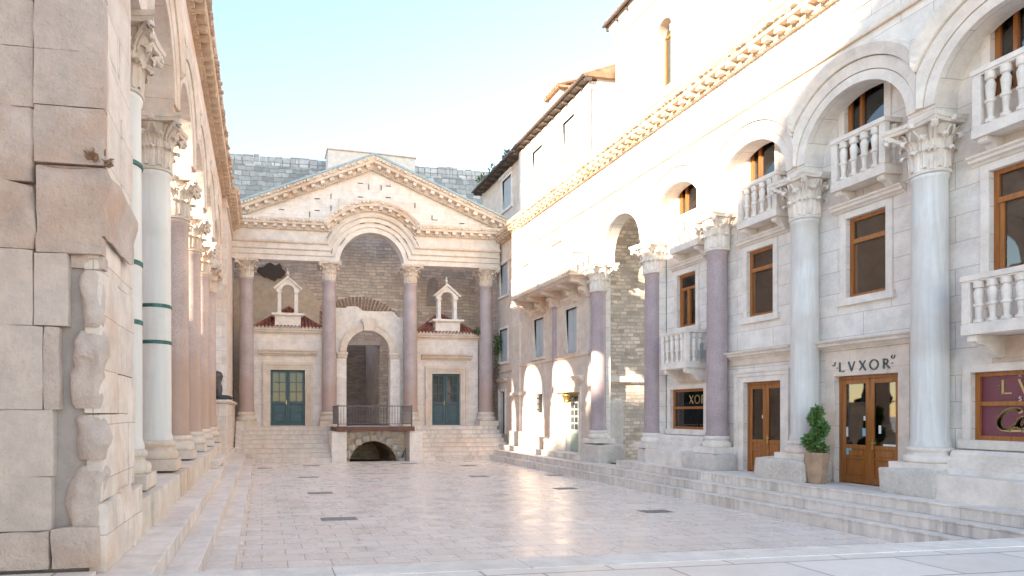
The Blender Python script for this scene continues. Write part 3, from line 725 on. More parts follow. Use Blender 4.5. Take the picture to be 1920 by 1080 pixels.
def cafe_door(y0, y1, label, signs):
    x = 11.97; z0, z1 = .66, 2.87; ym = (y0+y1)/2; mb = MB()
    mb.box(x-.03, x+.05, y0, y0+.06, z0, z1).box(x-.03, x+.05, y1-.06, y1, z0, z1).box(x-.03, x+.05, y0+.06, y1-.06, z1-.07, z1)
    fr = mb.build('door', 'wood', caf, bevel=.004); fr['label'] = label
    for a, b in ((y0+.062, ym-.004), (ym+.004, y1-.062)):
        mb = MB(); s = .085; zg = z0+.78
        mb.box(x-.02, x+.03, a, a+s, z0+.03, z1-.075).box(x-.02, x+.03, b-s, b, z0+.03, z1-.075)
        mb.box(x-.02, x+.03, a+s, b-s, z1-.17, z1-.075).box(x-.02, x+.03, a+s, b-s, z0+.03, z0+.16).box(x-.02, x+.03, a+s, b-s, zg-.06, zg+.02).box(x-.02, x+.03, a+s, b-s, zg-.27, zg-.23)
        mb.box(x-.0, x+.02, a+s, b-s, z0+.16, zg-.06)
        mb.box(x-.012, x+.0, a+s+.05, b-s-.05, z0+.21, zg-.32).box(x-.012, x+.0, a+s+.05, b-s-.05, zg-.20, zg-.10)
        lf = mb.build('door_leaf', 'wood', fr, bevel=.006)
        MB().box(x+.0, x+.008, a+s-.01, b-s+.01, zg+.01, z1-.165).build('pane', 'glass', fr)
    mb = MB(); mb.box(x-.045, x-.02, ym-.085, ym-.055, z0+.72, z0+.92).box(x-.075, x-.055, ym-.16, ym-.06, z0+.84, z0+.865).box(x-.06, x-.02, ym-.075, ym-.062, z0+.84, z0+.865)
    mb.build('handle', 'brass', fr, bevel=.004)
    for (yy, zz, w, h, mt) in signs: MB().box(x-.008, x-.002, yy-w/2, yy+w/2, zz-h/2, zz+h/2).build('sticker', mt, fr)
    return fr
cafe_door(12.98, 14.14, 'smaller orange wooden cafe door with tall glass panes', [(13.67, 2.02, .05, .08, 'paper')])
cafe_door(10.20, 11.56, 'wide orange wooden cafe door under the lettering, stickers on its glass',
          [(11.0, 1.72, .10, .16, 'bluepaper'), (10.99, 2.0, .07, .09, 'paper'), (11.40, 1.72, .05, .20, 'paper'), (11.36, 1.33, .13, .17, 'bluepaper'), (10.68, 1.78, .05, .16, 'paper'), (10.48, 1.46, .27, .075, 'paper')])
# door surrounds
def surround(y0, y1, z1, w1, parent, x=XW, P=PXf, sg=-1, z0=.66, mat='trim', fasc=((0, .5, .03), (.5, .85, .05), (.85, 1.0, .075)), name='door_surround'):
    mb = MB()
    for a, b, o in fasc:
        a *= w1; b *= w1
        mb.prism([(y0-a, z0), (y0-b, z0), (y0-b, z1+b), (y1+b, z1+b), (y1+b, z0), (y1+a, z0), (y1+a, z1+a), (y0-a, z1+a)], P, x, x+sg*o)
    return mb.build(name, mat, parent)
surround(12.98, 14.14, 2.87, .27, caf)
mb = MB(); mb.prism([(10.20, .66), (9.98, .66), (9.98, 3.40), (11.78, 3.40), (11.78, .66), (11.56, .66), (11.56, 2.87), (10.20, 2.87)], PXf, XW+.002, XW-.03); mb.build('door_surround', 'warmtrim', caf, bevel=.01)
hood(12.53, 14.77, 3.46, proj=.26, s=1.05); hood(9.72, 11.96, 3.44, proj=.28, s=1.05)
mb = MB(); mb.box(XW-.05, XW+.002, 9.85, 11.83, 3.402, 3.44); mb.box(XW-.035, XW+.002, 12.66, 14.6, 3.30, 3.46); mb.build('frieze', 'warmtrim', caf)
# lettering over the door: strokes in the (u, z) plane; u runs towards the camera's right (-y)
def strokes(name, mat, parent, segs, y_left, z0, h, x, depth=.02, th=.022, dirn=-1):
    mb = MB()
    for st in segs:
        wd = st[0]*th
        pts = [Vector((y_left+dirn*p[0]*h, z0+p[1]*h)) for p in st[1]]
        for a, b in zip(pts, pts[1:]):
            t = (b-a).normalized(); n = Vector((-t.y, t.x))*wd/2; e = t*wd*.2
            mb.prism([tuple(a-e+n), tuple(b+e+n), tuple(b+e-n), tuple(a-e-n)], PXf, x, x-depth)
    return mb.build(name, mat, parent)
def ring(cx, cy, rx, ry, a0=0, a1=360, n=20): return [(cx+rx*math.cos(math.radians(a0+(a1-a0)*i/n)), cy+ry*math.sin(math.radians(a0+(a1-a0)*i/n))) for i in range(n+1)]
def luxor(u0, sp=1.0):
    S = []; u = u0
    S += [(1.3, [(u, 1), (u, 0)]), (.8, [(u, .03), (u+.55, .03)])]; u += .95*sp
    S += [(1.3, [(u, 1), (u+.36, 0)]), (.7, [(u+.36, 0), (u+.72, 1)])]; u += 1.15*sp
    S += [(1.3, [(u, 1), (u+.66, 0)]), (.7, [(u+.64, 1), (u, 0)])]; u += 1.05*sp
    S += [(1.0, ring(u+.42, .5, .46, .5))]; u += 1.3*sp
    S += [(1.3, [(u, 0), (u, 1)]), (.9, ring(u+.02, .74, .42, .26, 90, -90, 10)), (1.2, [(u+.2, .5), (u+.62, 0)])]
    return S
strokes('lettering', 'letter', caf, luxor(.0, 1.16), 11.42, 2.965, .185, XW-.03, th=.020)
strokes('lettering', 'letter', caf, [(1, [(-.35, .42), (-.29, .42)]), (1, [(6.05, .5), (6.12, .5)]), (.6, ring(-.75, .85, .16, .18, 60, -160, 9)), (.6, [(-.67, 1.0), (-.55, 1.08)]), (.6, ring(6.15, 1.15, .16, .18, 120, 340, 9)), (.6, [(6.3, 1.1), (6.36, 1.3)])], 11.42, 2.965, .185, XW-.03, th=.018)
# gold writing on the sign window
xs = 11.95+.004
strokes('lettering', 'gold', gs, luxor(0, 1.1), 8.55, 2.42, .22, xs, .006, .026)
strokes('lettering', 'gold', gs, [(1, [(-.3, .5), (-.22, .5)]), (1, [(-.26, .42), (-.26, .58)])], 8.55, 2.42, .22, xs, .006, .026)
def flat_text(txt, size, y, z, x, mat, parent, space=1.6):
    cu = bpy.data.curves.new('lettering', 'FONT'); cu.body = txt; cu.size = size; cu.extrude = .003; cu.space_character = space
    o = bpy.data.objects.new('lettering', cu); COL.objects.link(o); cu.materials.append(M[mat])
    me = bpy.data.meshes.new_from_object(o); bpy.data.objects.remove(o); me.transform(Matrix.Translation((x, y, z)) @ Matrix.Rotation(-pi/2, 4, 'Z') @ Matrix.Rotation(pi/2, 4, 'X'))
    o = bpy.data.objects.new('lettering', me); COL.objects.link(o); adopt(o, parent); return o
flat_text('S P A', .10, 8.33, 2.30, xs-.002, 'paper', gs, 1.3); flat_text('K', .07, 8.33, 2.69, xs-.002, 'paper', gs)
def script(pts, y, z, h, x, w):
    mb = MB()
    P_ = [Vector((y-p[0]*h, z+p[1]*h)) for p in pts]
    for i in range(len(P_)-1):
        a, b = P_[i], P_[i+1]; t = (b-a)
        if t.length < 1e-6: continue
        t.normalize(); n = Vector((-t.y, t.x)); k = w*(.55+.75*abs(t.y))/2; e = t*k*.5
        mb.prism([tuple(a-e+n*k), tuple(b+e+n*k), tuple(b+e-n*k), tuple(a-e-n*k)], PXf, x, x-.006)
    return mb
def oval(cx, cy, rx, ry, a0, a1, sl=.25, n=16): return [(cx+rx*math.cos(math.radians(a0+(a1-a0)*i/n))+sl*ry*math.sin(math.radians(a0+(a1-a0)*i/n)), cy+ry*math.sin(math.radians(a0+(a1-a0)*i/n))) for i in range(n+1)]
for k, p in enumerate([oval(.5, .5, .44, .5, 40, 330, .35, 24), oval(1.02, .33, .17, .24, 60, 420), oval(1.45, .33, .17, .24, 40, 320), oval(1.86, .33, .17, .24, 40, 400), [(2.08, .6), (2.0, .2), (2.08, .1), (2.22, .2)],
                        [(.15, -.02), (.5, -.08), (1.0, -.06), (1.5, -.14), (2.4, -.1)], [(1.14, .5), (1.3, .52), (1.36, .45)]]):
    script(p, 8.62, 1.84, .34, xs, .055).build('lettering', 'gold', gs)
strokes('lettering', 'gold', gw, luxor(-2.1)[4:], 16.28, 2.38, .22, xs-.05, .006, .026)
# things inside: bulbs, curtain, chair backs
for y, z, x in ((10.55, 2.34, 13.2), (10.42, 2.35, 13.9), (13.05, 2.3, 13.2)):
    b = MB().lathe([(.001, -.05), (.035, -.02), (.04, .02), (.02, .06), (.001, .08)], 10, (x, y, z), cap=False).tube([(x, y, z+.07), (x, y, 4.2)], .006, 5)
    tag(b.build('hanging_lamp', 'bulb'), {10.55: 'left one of two warm bulbs hanging behind the glass of the lettered door', 10.42: 'right one of two warm bulbs hanging behind the glass of the lettered door', 13.05: 'warm bulb hanging behind the glass of the smaller cafe door'}[y], 'lamp', 'hanging lamps in the cafe')
for y0, y1, z0, z1, x, lb in ((11.0, 11.45, 1.2, 4.1, 12.9, 'pale curtain hanging behind the left leaf of the lettered door'), (13.75, 14.1, 1.2, 4.1, 12.6, 'pale curtain hanging behind the smaller cafe door'), (16.5, 17.1, 1.2, 4.1, 12.35, 'pale curtain hanging behind the low show window')):
    mb = MB(); n = 24
    for i in range(n):
        a, b = y0+(y1-y0)*i/n, y0+(y1-y0)*(i+1)/n; xa, xb = x+.025*math.sin(i*1.3), x+.025*math.sin((i+1)*1.3)
        mb.face([(xa, a, z0), (xb, b, z0), (xb, b, z1), (xa, a, z1)])
    tag(mb.build('curtain', 'curtain', smooth=True), lb, 'curtain')
ch = thing('chair', 'ladder-back wooden chair behind the right pane of the lettered door', 'chair', (12.7, 10.55, .66))
mb = MB()
for y in (10.38, 10.72): mb.tube([(12.55, y, .66), (12.5, y, 1.6)], .018, 6)
mb.build('frame', 'wood', ch)
for i in range(4): MB().box(12.49, 12.515, 10.38, 10.72, 1.12+i*.12, 1.17+i*.12).build('slat', 'wood', ch)
MB().box(12.5, 12.95, 10.36, 10.74, 1.08, 1.11).build('seat', 'wood', ch)
for y in (10.38, 10.72): MB().tube([(12.93, y, .66), (12.93, y, 1.08)], .018, 6).build('leg', 'wood', ch)
# --- bays beyond the lane: shutters, door, grille, hoods
def shutter(y0, y1, z0, z1, x, parent, label=None, sur='trim'):
    ym = (y0+y1)/2
    mb = MB(); mb.box(x, x+.04, y0, y1, z0, z1); o = mb.build('window', 'shutter', parent)
    if label: o['label'] = label
    for a, b in ((y0+.01, ym-.008), (ym+.008, y1-.01)):
        mb = MB(); mb.box(x-.03, x-.002, a, b, z0+.01, z1-.01).box(x-.042, x-.03, a+.05, b-.05, z0+.06, (z0+z1)/2-.03).box(x-.042, x-.03, a+.05, b-.05, (z0+z1)/2+.03, z1-.06)
        mb.build('shutter', 'shutter', o, bevel=.004)
    e = .12; p = x-.14
    mb = MB(); mb.box(p, x-.0, y0-e, y0, z0, z1+e).box(p, x-.0, y1, y1+e, z0, z1+e).box(p, x-.0, y0, y1, z1, z1+e).box(p-.05, x, y0-e-.06, y1+e+.06, z0-.12, z0)
    mb.build('surround', sur, o, bevel=.006)
    return o
shutter(21.85, 22.72, 4.35, 6.02, 11.5, caf, 'right pair of closed pale shutters under the long balcony', 'warmtrim')
shutter(24.68, 25.62, 4.45, 6.05, 11.5, caf, 'left pair of closed pale shutters under the long balcony', 'warmtrim')
# rebate the shutters' wall plane: plaster skin between string course and balcony
mb = MB(); wall_grid(mb, PXf, XF-.012, XF-.001, 20.96, 27.88, 1.2, 6.75, [(21.72, 22.72, .66, 2.85), (24.78, 25.47, 2.12, 2.91), (21.70, 22.87, 4.2, 6.16), (24.53, 25.77, 4.3, 6.19)], back=False); mb.build('plaster', 'houseplaster', caf)
mb = MB(); mb.sweep([(20.9, 4.18), (27.9, 4.18)], [(0, -.01), (0, .05), (.06, .08), (.10, .08), (.10, -.01)], PXf, XF-.012, -1); mb.build('string_course', 'warmtrim', caf)
hood(21.6, 23.0, 6.28, x=XF, proj=.15, mat='warmtrim'); hood(24.4, 25.9, 6.3, x=XF, proj=.15, mat='warmtrim')
hood(22.9, 24.4, 9.15-.35, x=XF, proj=.2); hood(25.8, 27.0, 8.62, x=XF, proj=.2)
mb = MB(); mb.box(XF+.08, XF+.1, 26.1, 26.9, 8.0, 8.9).box(XF+.08, XF+.1, 23.1, 24.1, 8.0, 9.3); mb.build('blind_panel', 'trim', caf)
d = MB().box(11.55, 11.6, 21.72, 22.72, .66, 2.85).build('door', 'shutter', caf); d['label'] = 'narrow pale green door with glass lights in the sun'
mb = MB(); mb.box(11.53, 11.548, 21.8, 22.64, .7, 1.35); mb.build('door_leaf', simple('pale_green_paint', (.36, .42, .34), .5), d)
for j in range(5):
    for i in range(3): MB().box(11.535, 11.548, 21.82+i*.29, 22.04+i*.29, 1.5+j*.26, 1.70+j*.26).build('pane', 'darkglass', d)
mb = MB(); mb.lathe([(.12, 0), (.16, .04), (.14, .1), (.17, .22), (.22, .26), (.22, .3)], 14, (11.25, 22.35, 2.5)); mb.box(11.05, 11.45, 21.6, 22.8, 2.83, 2.88); o = mb.build('canopy', 'brass', d)
surround(21.72, 22.72, 2.85, .22, caf, x=XF, z0=.66)
hood(21.35, 23.1, 3.25, x=XF, proj=.22, s=1.4)
g = MB()
for i in range(5): g.box(11.42, 11.44, 24.83+i*.14, 24.85+i*.14, 2.12, 2.91)
for i in range(3): g.box(11.42, 11.44, 24.78, 25.47, 2.25+i*.24, 2.27+i*.24)
w_ = MB().box(11.6, 11.62, 24.78, 25.47, 2.12, 2.91).build('window', 'darkglass', caf); g.build('grille', 'iron', w_)
MB().prism([(24.68, 2.02), (25.57, 2.02), (25.57, 3.01), (24.68, 3.01), (24.68, 2.12), (24.78, 2.12), (24.78, 2.91), (25.47, 2.91), (25.47, 2.12), (24.68, 2.12)], PXf, XF-.03, XF).build('surround', 'trim', w_)
mb = MB(); mb.box(XF-.10, XF, 27.0, 27.9, .66, 10.4).box(XF-.16, XF, 26.95, 27.93, 6.9, 7.1).box(XF-.18, XF, 26.9, 27.93, 2.9, 3.05); mb.box(XF-.22, XF, 26.4, 27.93, .66, 1.3); mb.build('pilaster', 'warmtrim', caf, bevel=.01)
MB().rough(11.1, 11.45, 24.2, 26.6, .655, 1.15, amp=.02, rnd=.03, seed=3).build('base_block', 'warmtrim', caf, smooth=True)
# long balcony
lb = MB(); X0 = 10.52; Y0, Y1 = 20.72, 26.05; zb = 6.83
lb.sweep([(0, 0), (1, 0)], [(0, 0)], PXf, 0, 0, closed=False) if False else None
for (z0, z1, e) in ((zb, zb+.05, .10), (zb+.05, zb+.09, .06), (zb+.09, zb+.15, .0), (zb+.15, zb+.19, .03)):
    lb.box(X0+e, XF, Y0+e, Y1-e, z0, z1)
lbo = lb.build('balcony', 'warmtrim', caf, bevel=.006); lbo['label'] = 'long sunlit stone balcony on scroll brackets'
mb = MB(); zr = 7.80
rail_profile(mb, X0+.0, X0+.15, Y0, Y1, zr-.09, .09)
for a in (Y0, Y1-.15): mb.box(X0+.15, XF, a, a+.15, zr-.09, zr)
for a in (Y0+.01, (Y0+Y1)/2-.08, Y1-.17): mb.box(X0+.015, X0+.14, a, a+.16, zb+.19, zr-.12)
for a in (Y0+.01, Y1-.17): mb.box(XF-.12, XF, a, a+.13, zb+.19, zr-.12)
mb.build('handrail', 'warmtrim', lbo, bevel=.005)
h = zr-.12-(zb+.19); pts = []
for a, b in ((Y0+.17, (Y0+Y1)/2-.08), ((Y0+Y1)/2+.08, Y1-.17)):
    pts += [(X0+.075, a+(b-a)*(i+.5)/12, zb+.19) for i in range(12)]
pts += [(X0+.15+(XF-.12-X0-.15)*(i+.5)/3, Y0+.075, zb+.19) for i in range(3)]
pts += [(X0+.15+(XF-.12-X0-.15)*(i+.5)/3, Y1-.075, zb+.19) for i in range(3)]
balustrade(lbo, pts, h, .075, 'warmtrim')
for y in (20.95, 21.9, 23.3, 24.6, 25.8):
    mb = MB(); console(mb, X0+.12, XF, y, .18, zb, .30); console(mb, X0+.45, XF, y, .16, zb-.27, .34)
    mb.build('console', 'warmtrim', lbo, bevel=.01)
# recessed end of the wall next to the porch
mb = MB(); wall_grid(mb, PXf, 11.62, 11.9, 27.9, 30.6, .3, 10.45, [(29.49, 30.1, 1.1, 3.17), (29.1, 30.1, 7.84, 9.4), (29.15, 30.2, 4.62, 6.2)]); mb.build('end_wall', 'houseplaster', caf)
d = MB().box(11.75, 11.8, 29.49, 30.1, 1.1, 3.17).build('door', 'darkdoor', caf)
surround(29.49, 30.1, 3.17, .12, caf, x=11.62, z0=1.1); hood(29.2, 30.4, 3.62, x=11.62, proj=.2, mat='warmtrim')
shutter(29.1, 30.1, 7.84, 9.4, 11.72, caf); shutter(29.15, 30.2, 4.62, 6.2, 11.72, caf)
mb = MB(); mb.sweep([(27.9, 4.1), (30.5, 4.1)], [(0, -.01), (0, .05), (.08, .08), (.10, .08), (.10, -.01)], PXf, 11.62, -1)
mb.sweep([(27.9, 9.36), (30.2, 9.36)], [(0, -.01), (0, .05), (.06, .06), (.10, .06), (.10, -.01)], PXf, 11.62, -1); mb.build('string_course', 'warmtrim', caf)
cornice(caf, PXf, 11.62, -1, [(27.9, 10.40), (30.0, 10.40)], h=.42, proj=.40)
MB().box(11.62, 13.0, 27.9, 30.6, 10.45, 10.85).build('roof_slab', 'trim', caf)
# lane wall seen through the open arch
ln = MB(); wall_grid(ln, PYf, 20.8, 21.0, XW, 24, .3, 10.4, []); lw = ln.build('lane_wall', 'smallstone'); tag(lw, 'wall of small dark-jointed stones seen through the open arch of the lane', 'wall')
MB().box(XW+.02, 13.3, 20.62, 20.8, 3.2, 3.4).build('ledge', 'trim', lw)
MB().rough(XW+.02, 12.4, 20.45, 20.79, .4, 2.6, amp=.04, seed=8).build('buttress', 'rough', lw, smooth=True)
tag(MB().box(XW, 24, 17.56, 20.8, 10.0, 10.4).build('lane_vault', 'brownwall'), 'shadowed vault over the lane behind the open arch', 'vault')

# ================================================================ UPPER HOUSES
def eave(parent, x, y0, y1, z, over, slope=.35, tiles='oldtile', depth=4, both=False):
    mb = MB(); n = max(2, int((y1-y0)/.2)); st = (y1-y0)/n
    for i in range(n):       # pantile corrugation running down the slope
        y = y0+st*i
        mb.tube([(x-over-.03+random.uniform(-.02, .02), y+st/2, z+.02), (x+depth, y+st/2, z+.02+slope*(depth+over))], st*.34, 6)
    mb.prism([(x-over, z-.05), (x-over, z), (x+depth, z+slope*(depth+over)), (x+depth, z-.05)], lambda d, u, v: (u, d, v), y0, y1)
    r = mb.build('roof', tiles, parent)
    mb = MB(); mb.box(x-over+.02, x+.02, y0+.02, y1-.02, z-.10, z-.052).tube([(x-over-.05, y0, z-.04), (x-over-.05, y1, z-.04)], .055, 8)
    k = int((y1-y0)/.6)
    for i in range(k+1): y = y0+.05+(y1-y0-.1)*i/k; mb.box(x-over+.04, x+.01, y-.04, y+.04, z-.2, z-.101)
    mb.build('eave', 'gutter', r)
    return r
hc = thing('tower_house', 'tall pale sunlit house rising above the arcade cornice at the right', 'house', (14, 12, 10.9))
mb = MB(); wall_grid(mb, PXf, 12.1, 12.5, -2.0, 20.3, 10.7, 15.2, [(17.3, 18.05, 11.92, 14.1), (12.95, 13.9, 11.92, 14.1)])
wall_grid(mb, PYf, 20.3, 20.1, 12.501, 20, 10.7, 15.2, [], edges=False); mb.build('wall', 'houseplaster', hc)
def arched_win(c, w, z0, zs, label):
    x = 12.38
    mb = MB(); mb.box(x-.03, x+.03, c-w, c-w+.07, z0, zs).box(x-.03, x+.03, c+w-.07, c+w, z0, zs).box(x-.03, x+.03, c-.035, c+.035, z0, zs)
    mb.box(x-.03, x+.03, c-w, c+w, zs-.04, zs+.05)
    o = mb.build('window', 'wood', hc); o['label'] = label
    MB().box(x+.0, x+.01, c-w, c+w, z0, zs+.4).build('pane', 'darkglass', o)
    mb = MB()
    mb.box(12.03, 12.1, c-w-.15, c-w, z0, zs-.2).box(12.03, 12.1, c+w, c+w+.15, z0, zs-.2).box(11.99, 12.1, c-w-.18, c-w+.0, zs-.2, zs+.0).box(11.99, 12.1, c+w, c+w+.18, zs-.2, zs)
    mb.sweep(arc(c, zs, w), [(0, -.3), (0, .06), (.14, .09), (.17, .0)], PXf, 12.1, -1)
    mb.sweep([(c-w-.45, z0-.2), (c+w+.45, z0-.2)], [(0, -.01), (0, .10), (.05, .14), (.10, .18), (.16, .2), (.16, -.01)], PXf, 12.1, -1)
    mb.build('surround', 'trim', o)
    # corner fill so the opening is round-headed
    mb = MB(); n = 14; pts = [(c+w*math.cos(pi*i/n), zs+w*math.sin(pi*i/n)) for i in range(n+1)]
    for a, b in zip(pts, pts[1:]): mb.prism([a, b, (b[0], 14.15), (a[0], 14.15)], PXf, 12.101, 12.4)
    mb.build('arch_head', 'houseplaster', hc)
arched_win(17.675, .375, 11.92, 13.72, 'narrow round-headed orange window near the corner of the tall house'); arched_win(13.42, .47, 11.92, 13.6, 'second round-headed orange window of the tall house')
mb = MB(); mb.box(12.02, 12.1, 19.85, 20.32, 10.7, 14.3).box(11.97, 12.12, 19.8, 20.38, 14.3, 14.42).box(11.95, 12.12, 19.78, 20.4, 14.75, 14.85).box(12.0, 12.1, 19.82, 20.35, 14.42, 14.75)
mb.build('pilaster', 'trim', hc, bevel=.01)
for a_, b_ in ((15.2, 15.5), (15.9, 16.0)): MB().box(12.03, 12.1, a_, b_, 10.9, 15.0).build('pilaster', 'trim', hc)
mb = MB(); mb.sweep([(-2, 15.0), (20.4, 15.0)], [(0, 0), (0, .05), (.08, .08), (.12, .16), (.2, .18), (.3, .3), (.42, .34), (.42, 0)], PXf, 12.1, -1); mb.build('cornice', 'trim', hc)
r = eave(hc, 12.1, -2, 20.45, 15.5, .42, tiles='tile')
ha = thing('stone_house', 'sunlit cream house with tiled roof and dark eave above the far end of the arcade', 'house', (14, 25, 10.9))
mb = MB(); wall_grid(mb, PXf, 12.0, 12.3, 22.05, 28.6, 10.6, 14.45, [(23.2, 24.2, 12.4, 13.8), (26.1, 27.15, 12.4, 13.8)])
wall_grid(mb, PYf, 22.05, 22.3, 12.301, 18, 10.2, 14.6, []); mb.build('wall', 'white', ha)
for a, b in ((23.2, 24.2), (26.1, 27.15)):
    shutter(a, b, 12.4, 13.8, 12.1, ha); hood(a-.2, b+.2, 13.95, x=12.0, proj=.15, parent=ha)
eave(ha, 12.0, 21.9, 28.65, 14.6, .3, depth=3.4)
MB().box(11.95, 12.0, 22.0, 22.3, 10.9, 14.3).box(11.93, 12.02, 21.98, 22.4, 14.1, 14.2).build('pilaster', 'trim', ha); MB().box(11.95, 12.0, 28.2, 28.6, 10.9, 14.4).build('pilaster', 'trim', ha)
dm = MB(); dm.box(12.35, 13.6, 25.2, 26.2, 14.6, 15.75); dmo = dm.build('dormer', 'warm', ha)
mb = MB(); n = 9
for i in range(n): mb.tube([(12.15, 25.05+i*.16, 15.85), (13.7, 25.05+i*.16, 16.3)], .07, 6)
mb.box(12.2, 13.6, 25.0, 26.4, 15.752, 15.84); mb.build('dormer_roof', 'oldtile', dmo)
hb = thing('plaster_house', 'shaded grey plaster house with dark overhanging eave right of the pediment', 'house', (14, 31, 10.9))
mb = MB(); wall_grid(mb, PXf, 12.15, 12.4, 28.62, 34.2, 9.5, 14.3, [(30.0, 31.2, 12.4, 13.95)])
wall_grid(mb, PYf, 34.2, 34.0, 12.401, 18, 9.5, 14.3, [], edges=False); mb.build('wall', 'houseplaster', hb)
shutter(30.0, 31.2, 12.4, 13.95, 12.25, hb); eave(hb, 12.15, 28.6, 34.4, 14.5, .5, depth=3.4)
hood(29.8, 31.4, 14.02, x=12.15, proj=.15, parent=hb)
# weeds on the eaves
def leaves(name, label, cat, cs, n, size, mat, parent=None, loc=None, cluster=1.):
    mb = MB(); rnd = random.Random(len(cs)*7+n)
    for (x, y, z, rx, ry, rz) in cs:
        for i in range(n):
            v = Vector((rnd.gauss(0, 1), rnd.gauss(0, 1), rnd.gauss(0, 1))).normalized()*(rnd.random()**.5)
            p = Vector((x+v.x*rx, y+v.y*ry, z+v.z*rz)); d = (v+Vector((rnd.uniform(-.7, .7), rnd.uniform(-.7, .7), rnd.uniform(-.2, .9)))).normalized()
            s_ = size*rnd.uniform(.5, 1.3); t = d.cross(Vector((rnd.uniform(-1, 1), rnd.uniform(-1, 1), rnd.uniform(-1, 1)))).normalized()*s_*.28
            mb.face([p, p+d*s_*.5+t, p+d*s_, p+d*s_*.5-t])
    o = mb.build(name, mat, parent)
    if label: tag(o, label, cat)
    return o
leaves('wild_plant', 'dry weeds growing out of the dark eave beside the pediment', 'plant', [(11.75, 33.2, 14.75, .25, .4, .25), (11.9, 32.0, 14.8, .15, .3, .3), (11.8, 29.8, 14.75, .15, .3, .2)], 90, .16, 'ivy')

# ================================================================ PROTHYRON (temple porch)
F = 30.2
por = thing('temple_porch', 'porch of four pinkish granite columns under an arched pediment at the end of the court', 'porch', (5.1, 31, 1.5))
FC = [(-.70, 'porch column at the left end'), (3.13, 'porch column left of the central arch'), (7.07, 'porch column right of the central arch'), (10.9, 'porch column at the right end, a plant growing beside it')]
for i, (x, lb_) in enumerate(FC):
    column(por, x, F, 1.5, 2.17, 8.32, 9.2, 'porchg', 'warmtrim', r=.34, r1=.31, k=i % 3, label='pinkish granite '+lb_, basemat='warmtrim', capscale=1.0)
# entablature with central arch
FR, FB = 29.9, 30.5
AX, AR, AZ = 5.14, 1.56, 9.10
mb = MB()
def ent_wall(mb, ztopf):
    pass
n = 30
pts = arc(AX, AZ, AR, n=n)
for x0, x1 in ((-1.38, AX-AR), (AX+AR, 11.5)):
    mb.box(x0, x1, FR, FB, 9.2, 11.0)
for (a, za), (b, zb_) in zip(pts, pts[1:]):
    za, zb_ = max(za, 9.2), max(zb_, 9.2)
    for d_ in (FR, FB): mb.face([(a, d_, za), (b, d_, zb_), (b, d_, 12.2), (a, d_, 12.2)])
    mb.face([(a, FR, za), (a, FB, za), (b, FB, zb_), (b, FR, zb_)])
for x in (AX-AR, AX+AR):
    mb.face([(x, FR, 11.0), (x, FB, 11.0), (x, FB, 12.2), (x, FR, 12.2)])
mb.build('entablature', 'render', por)
R1 = 3.1
def epath(r, zflat):
    """horizontal line at zflat rising over the arch with radius r"""
    dx = math.sqrt(max(0, r*r-(zflat-AZ)**2)); a0 = math.atan2(zflat-AZ, dx)
    return [(-1.38, zflat)]+[(AX-r*math.cos(a0+(pi-2*a0)*i/36), AZ+r*math.sin(a0+(pi-2*a0)*i/36)) for i in range(37)]+[(11.5, zflat)]
mb = MB()
for zf, r, hh, o in ((9.42, 1.56+.22, .05, .03), (9.68, 1.56+.45, .05, .055), (9.98, 1.56+.70, .10, .10)):
    mb.sweep(epath(r, zf), [(0, -.01), (0, o), (hh*.5, o+.03), (hh, o+.03), (hh, -.01)], PYf, FR, -1)
mb.build('fascia', 'warmtrim', por)
cornice(por, PYf, FR, -1, epath(2.54, 10.60), mat='warmtrim', h=.45, proj=.42, mod=.44, name='arched_cornice')
# tympanum and raking cornices
GX0, GX1, GA, GZ = -1.0, 11.35, 5.16, 14.05
zl = 11.0
mb = MB(); mb.prism([(GX0-.35, zl), (GX1+.1, zl), (GX1+.1, zl+.1), (GA, 13.75), (GX0-.35, zl+.1)], PYf, FR+.12, FB); mb.build('tympanum', 'porchwhite', por)
sl_ = (13.72-zl)/(GA-GX0)
cornice(por, PYf, FR+.08, -1, [(GX0-.25, 11.02), (GA, 13.62), (GX1+.25, 11.02)], mat='warmtrim', h=.52, proj=.55, mod=.46, name='raking_cornice')
mb = MB()
for (ax, az, bx, bz) in ((GX0-.35, 11.46, GA, 14.15), (GA, 14.15, GX1+.35, 11.46)):
    mb.prism([(ax, az), (bx, bz), (bx, bz+.09), (ax, az+.09)], PYf, 29.36, 30.9)
mb.build('roof', 'copper', por)
# iron clamps on the tympanum and arch
rc = random.Random(5)
for (x, z, v) in ((-.1+1.0, 11.55, 0), (2.55, 12.15, 0), (2.55, 11.6, 0), (3.2, 11.75, 1), (3.2, 12.3, 1), (4.6, 13.0, 0), (4.6, 12.35, 0), (5.0, 12.85, 1), (5.6, 12.85, 1), (5.95, 12.95, 0), (5.95, 12.4, 0), (7.25, 12.1, 1), (8.1, 11.55, 1), (8.25, 11.45, 0), (9.6, 11.35, 0), (2.2, 11.4, 1)):
    mb = MB(); mb.box(*((x-.015, x+.015) if v else (x-.12, x+.12)), FR+.08, FR+.12, *((z-.12, z+.12) if v else (z-.012, z+.012))); mb.build('clamp', 'iron', por)
for k in range(14):
    a = rc.uniform(.25, 2.9); r_ = rc.choice((1.75, 2.0, 2.3, 2.45)); c = (AX-r_*math.cos(a), FR-.11, AZ+r_*math.sin(a)); t = Vector((math.sin(a), 0, math.cos(a)))
    MB().obox(c, t*.13, (0, .012, 0), Vector((t.z, 0, -t.x))*.012).build('clamp', 'iron', por)
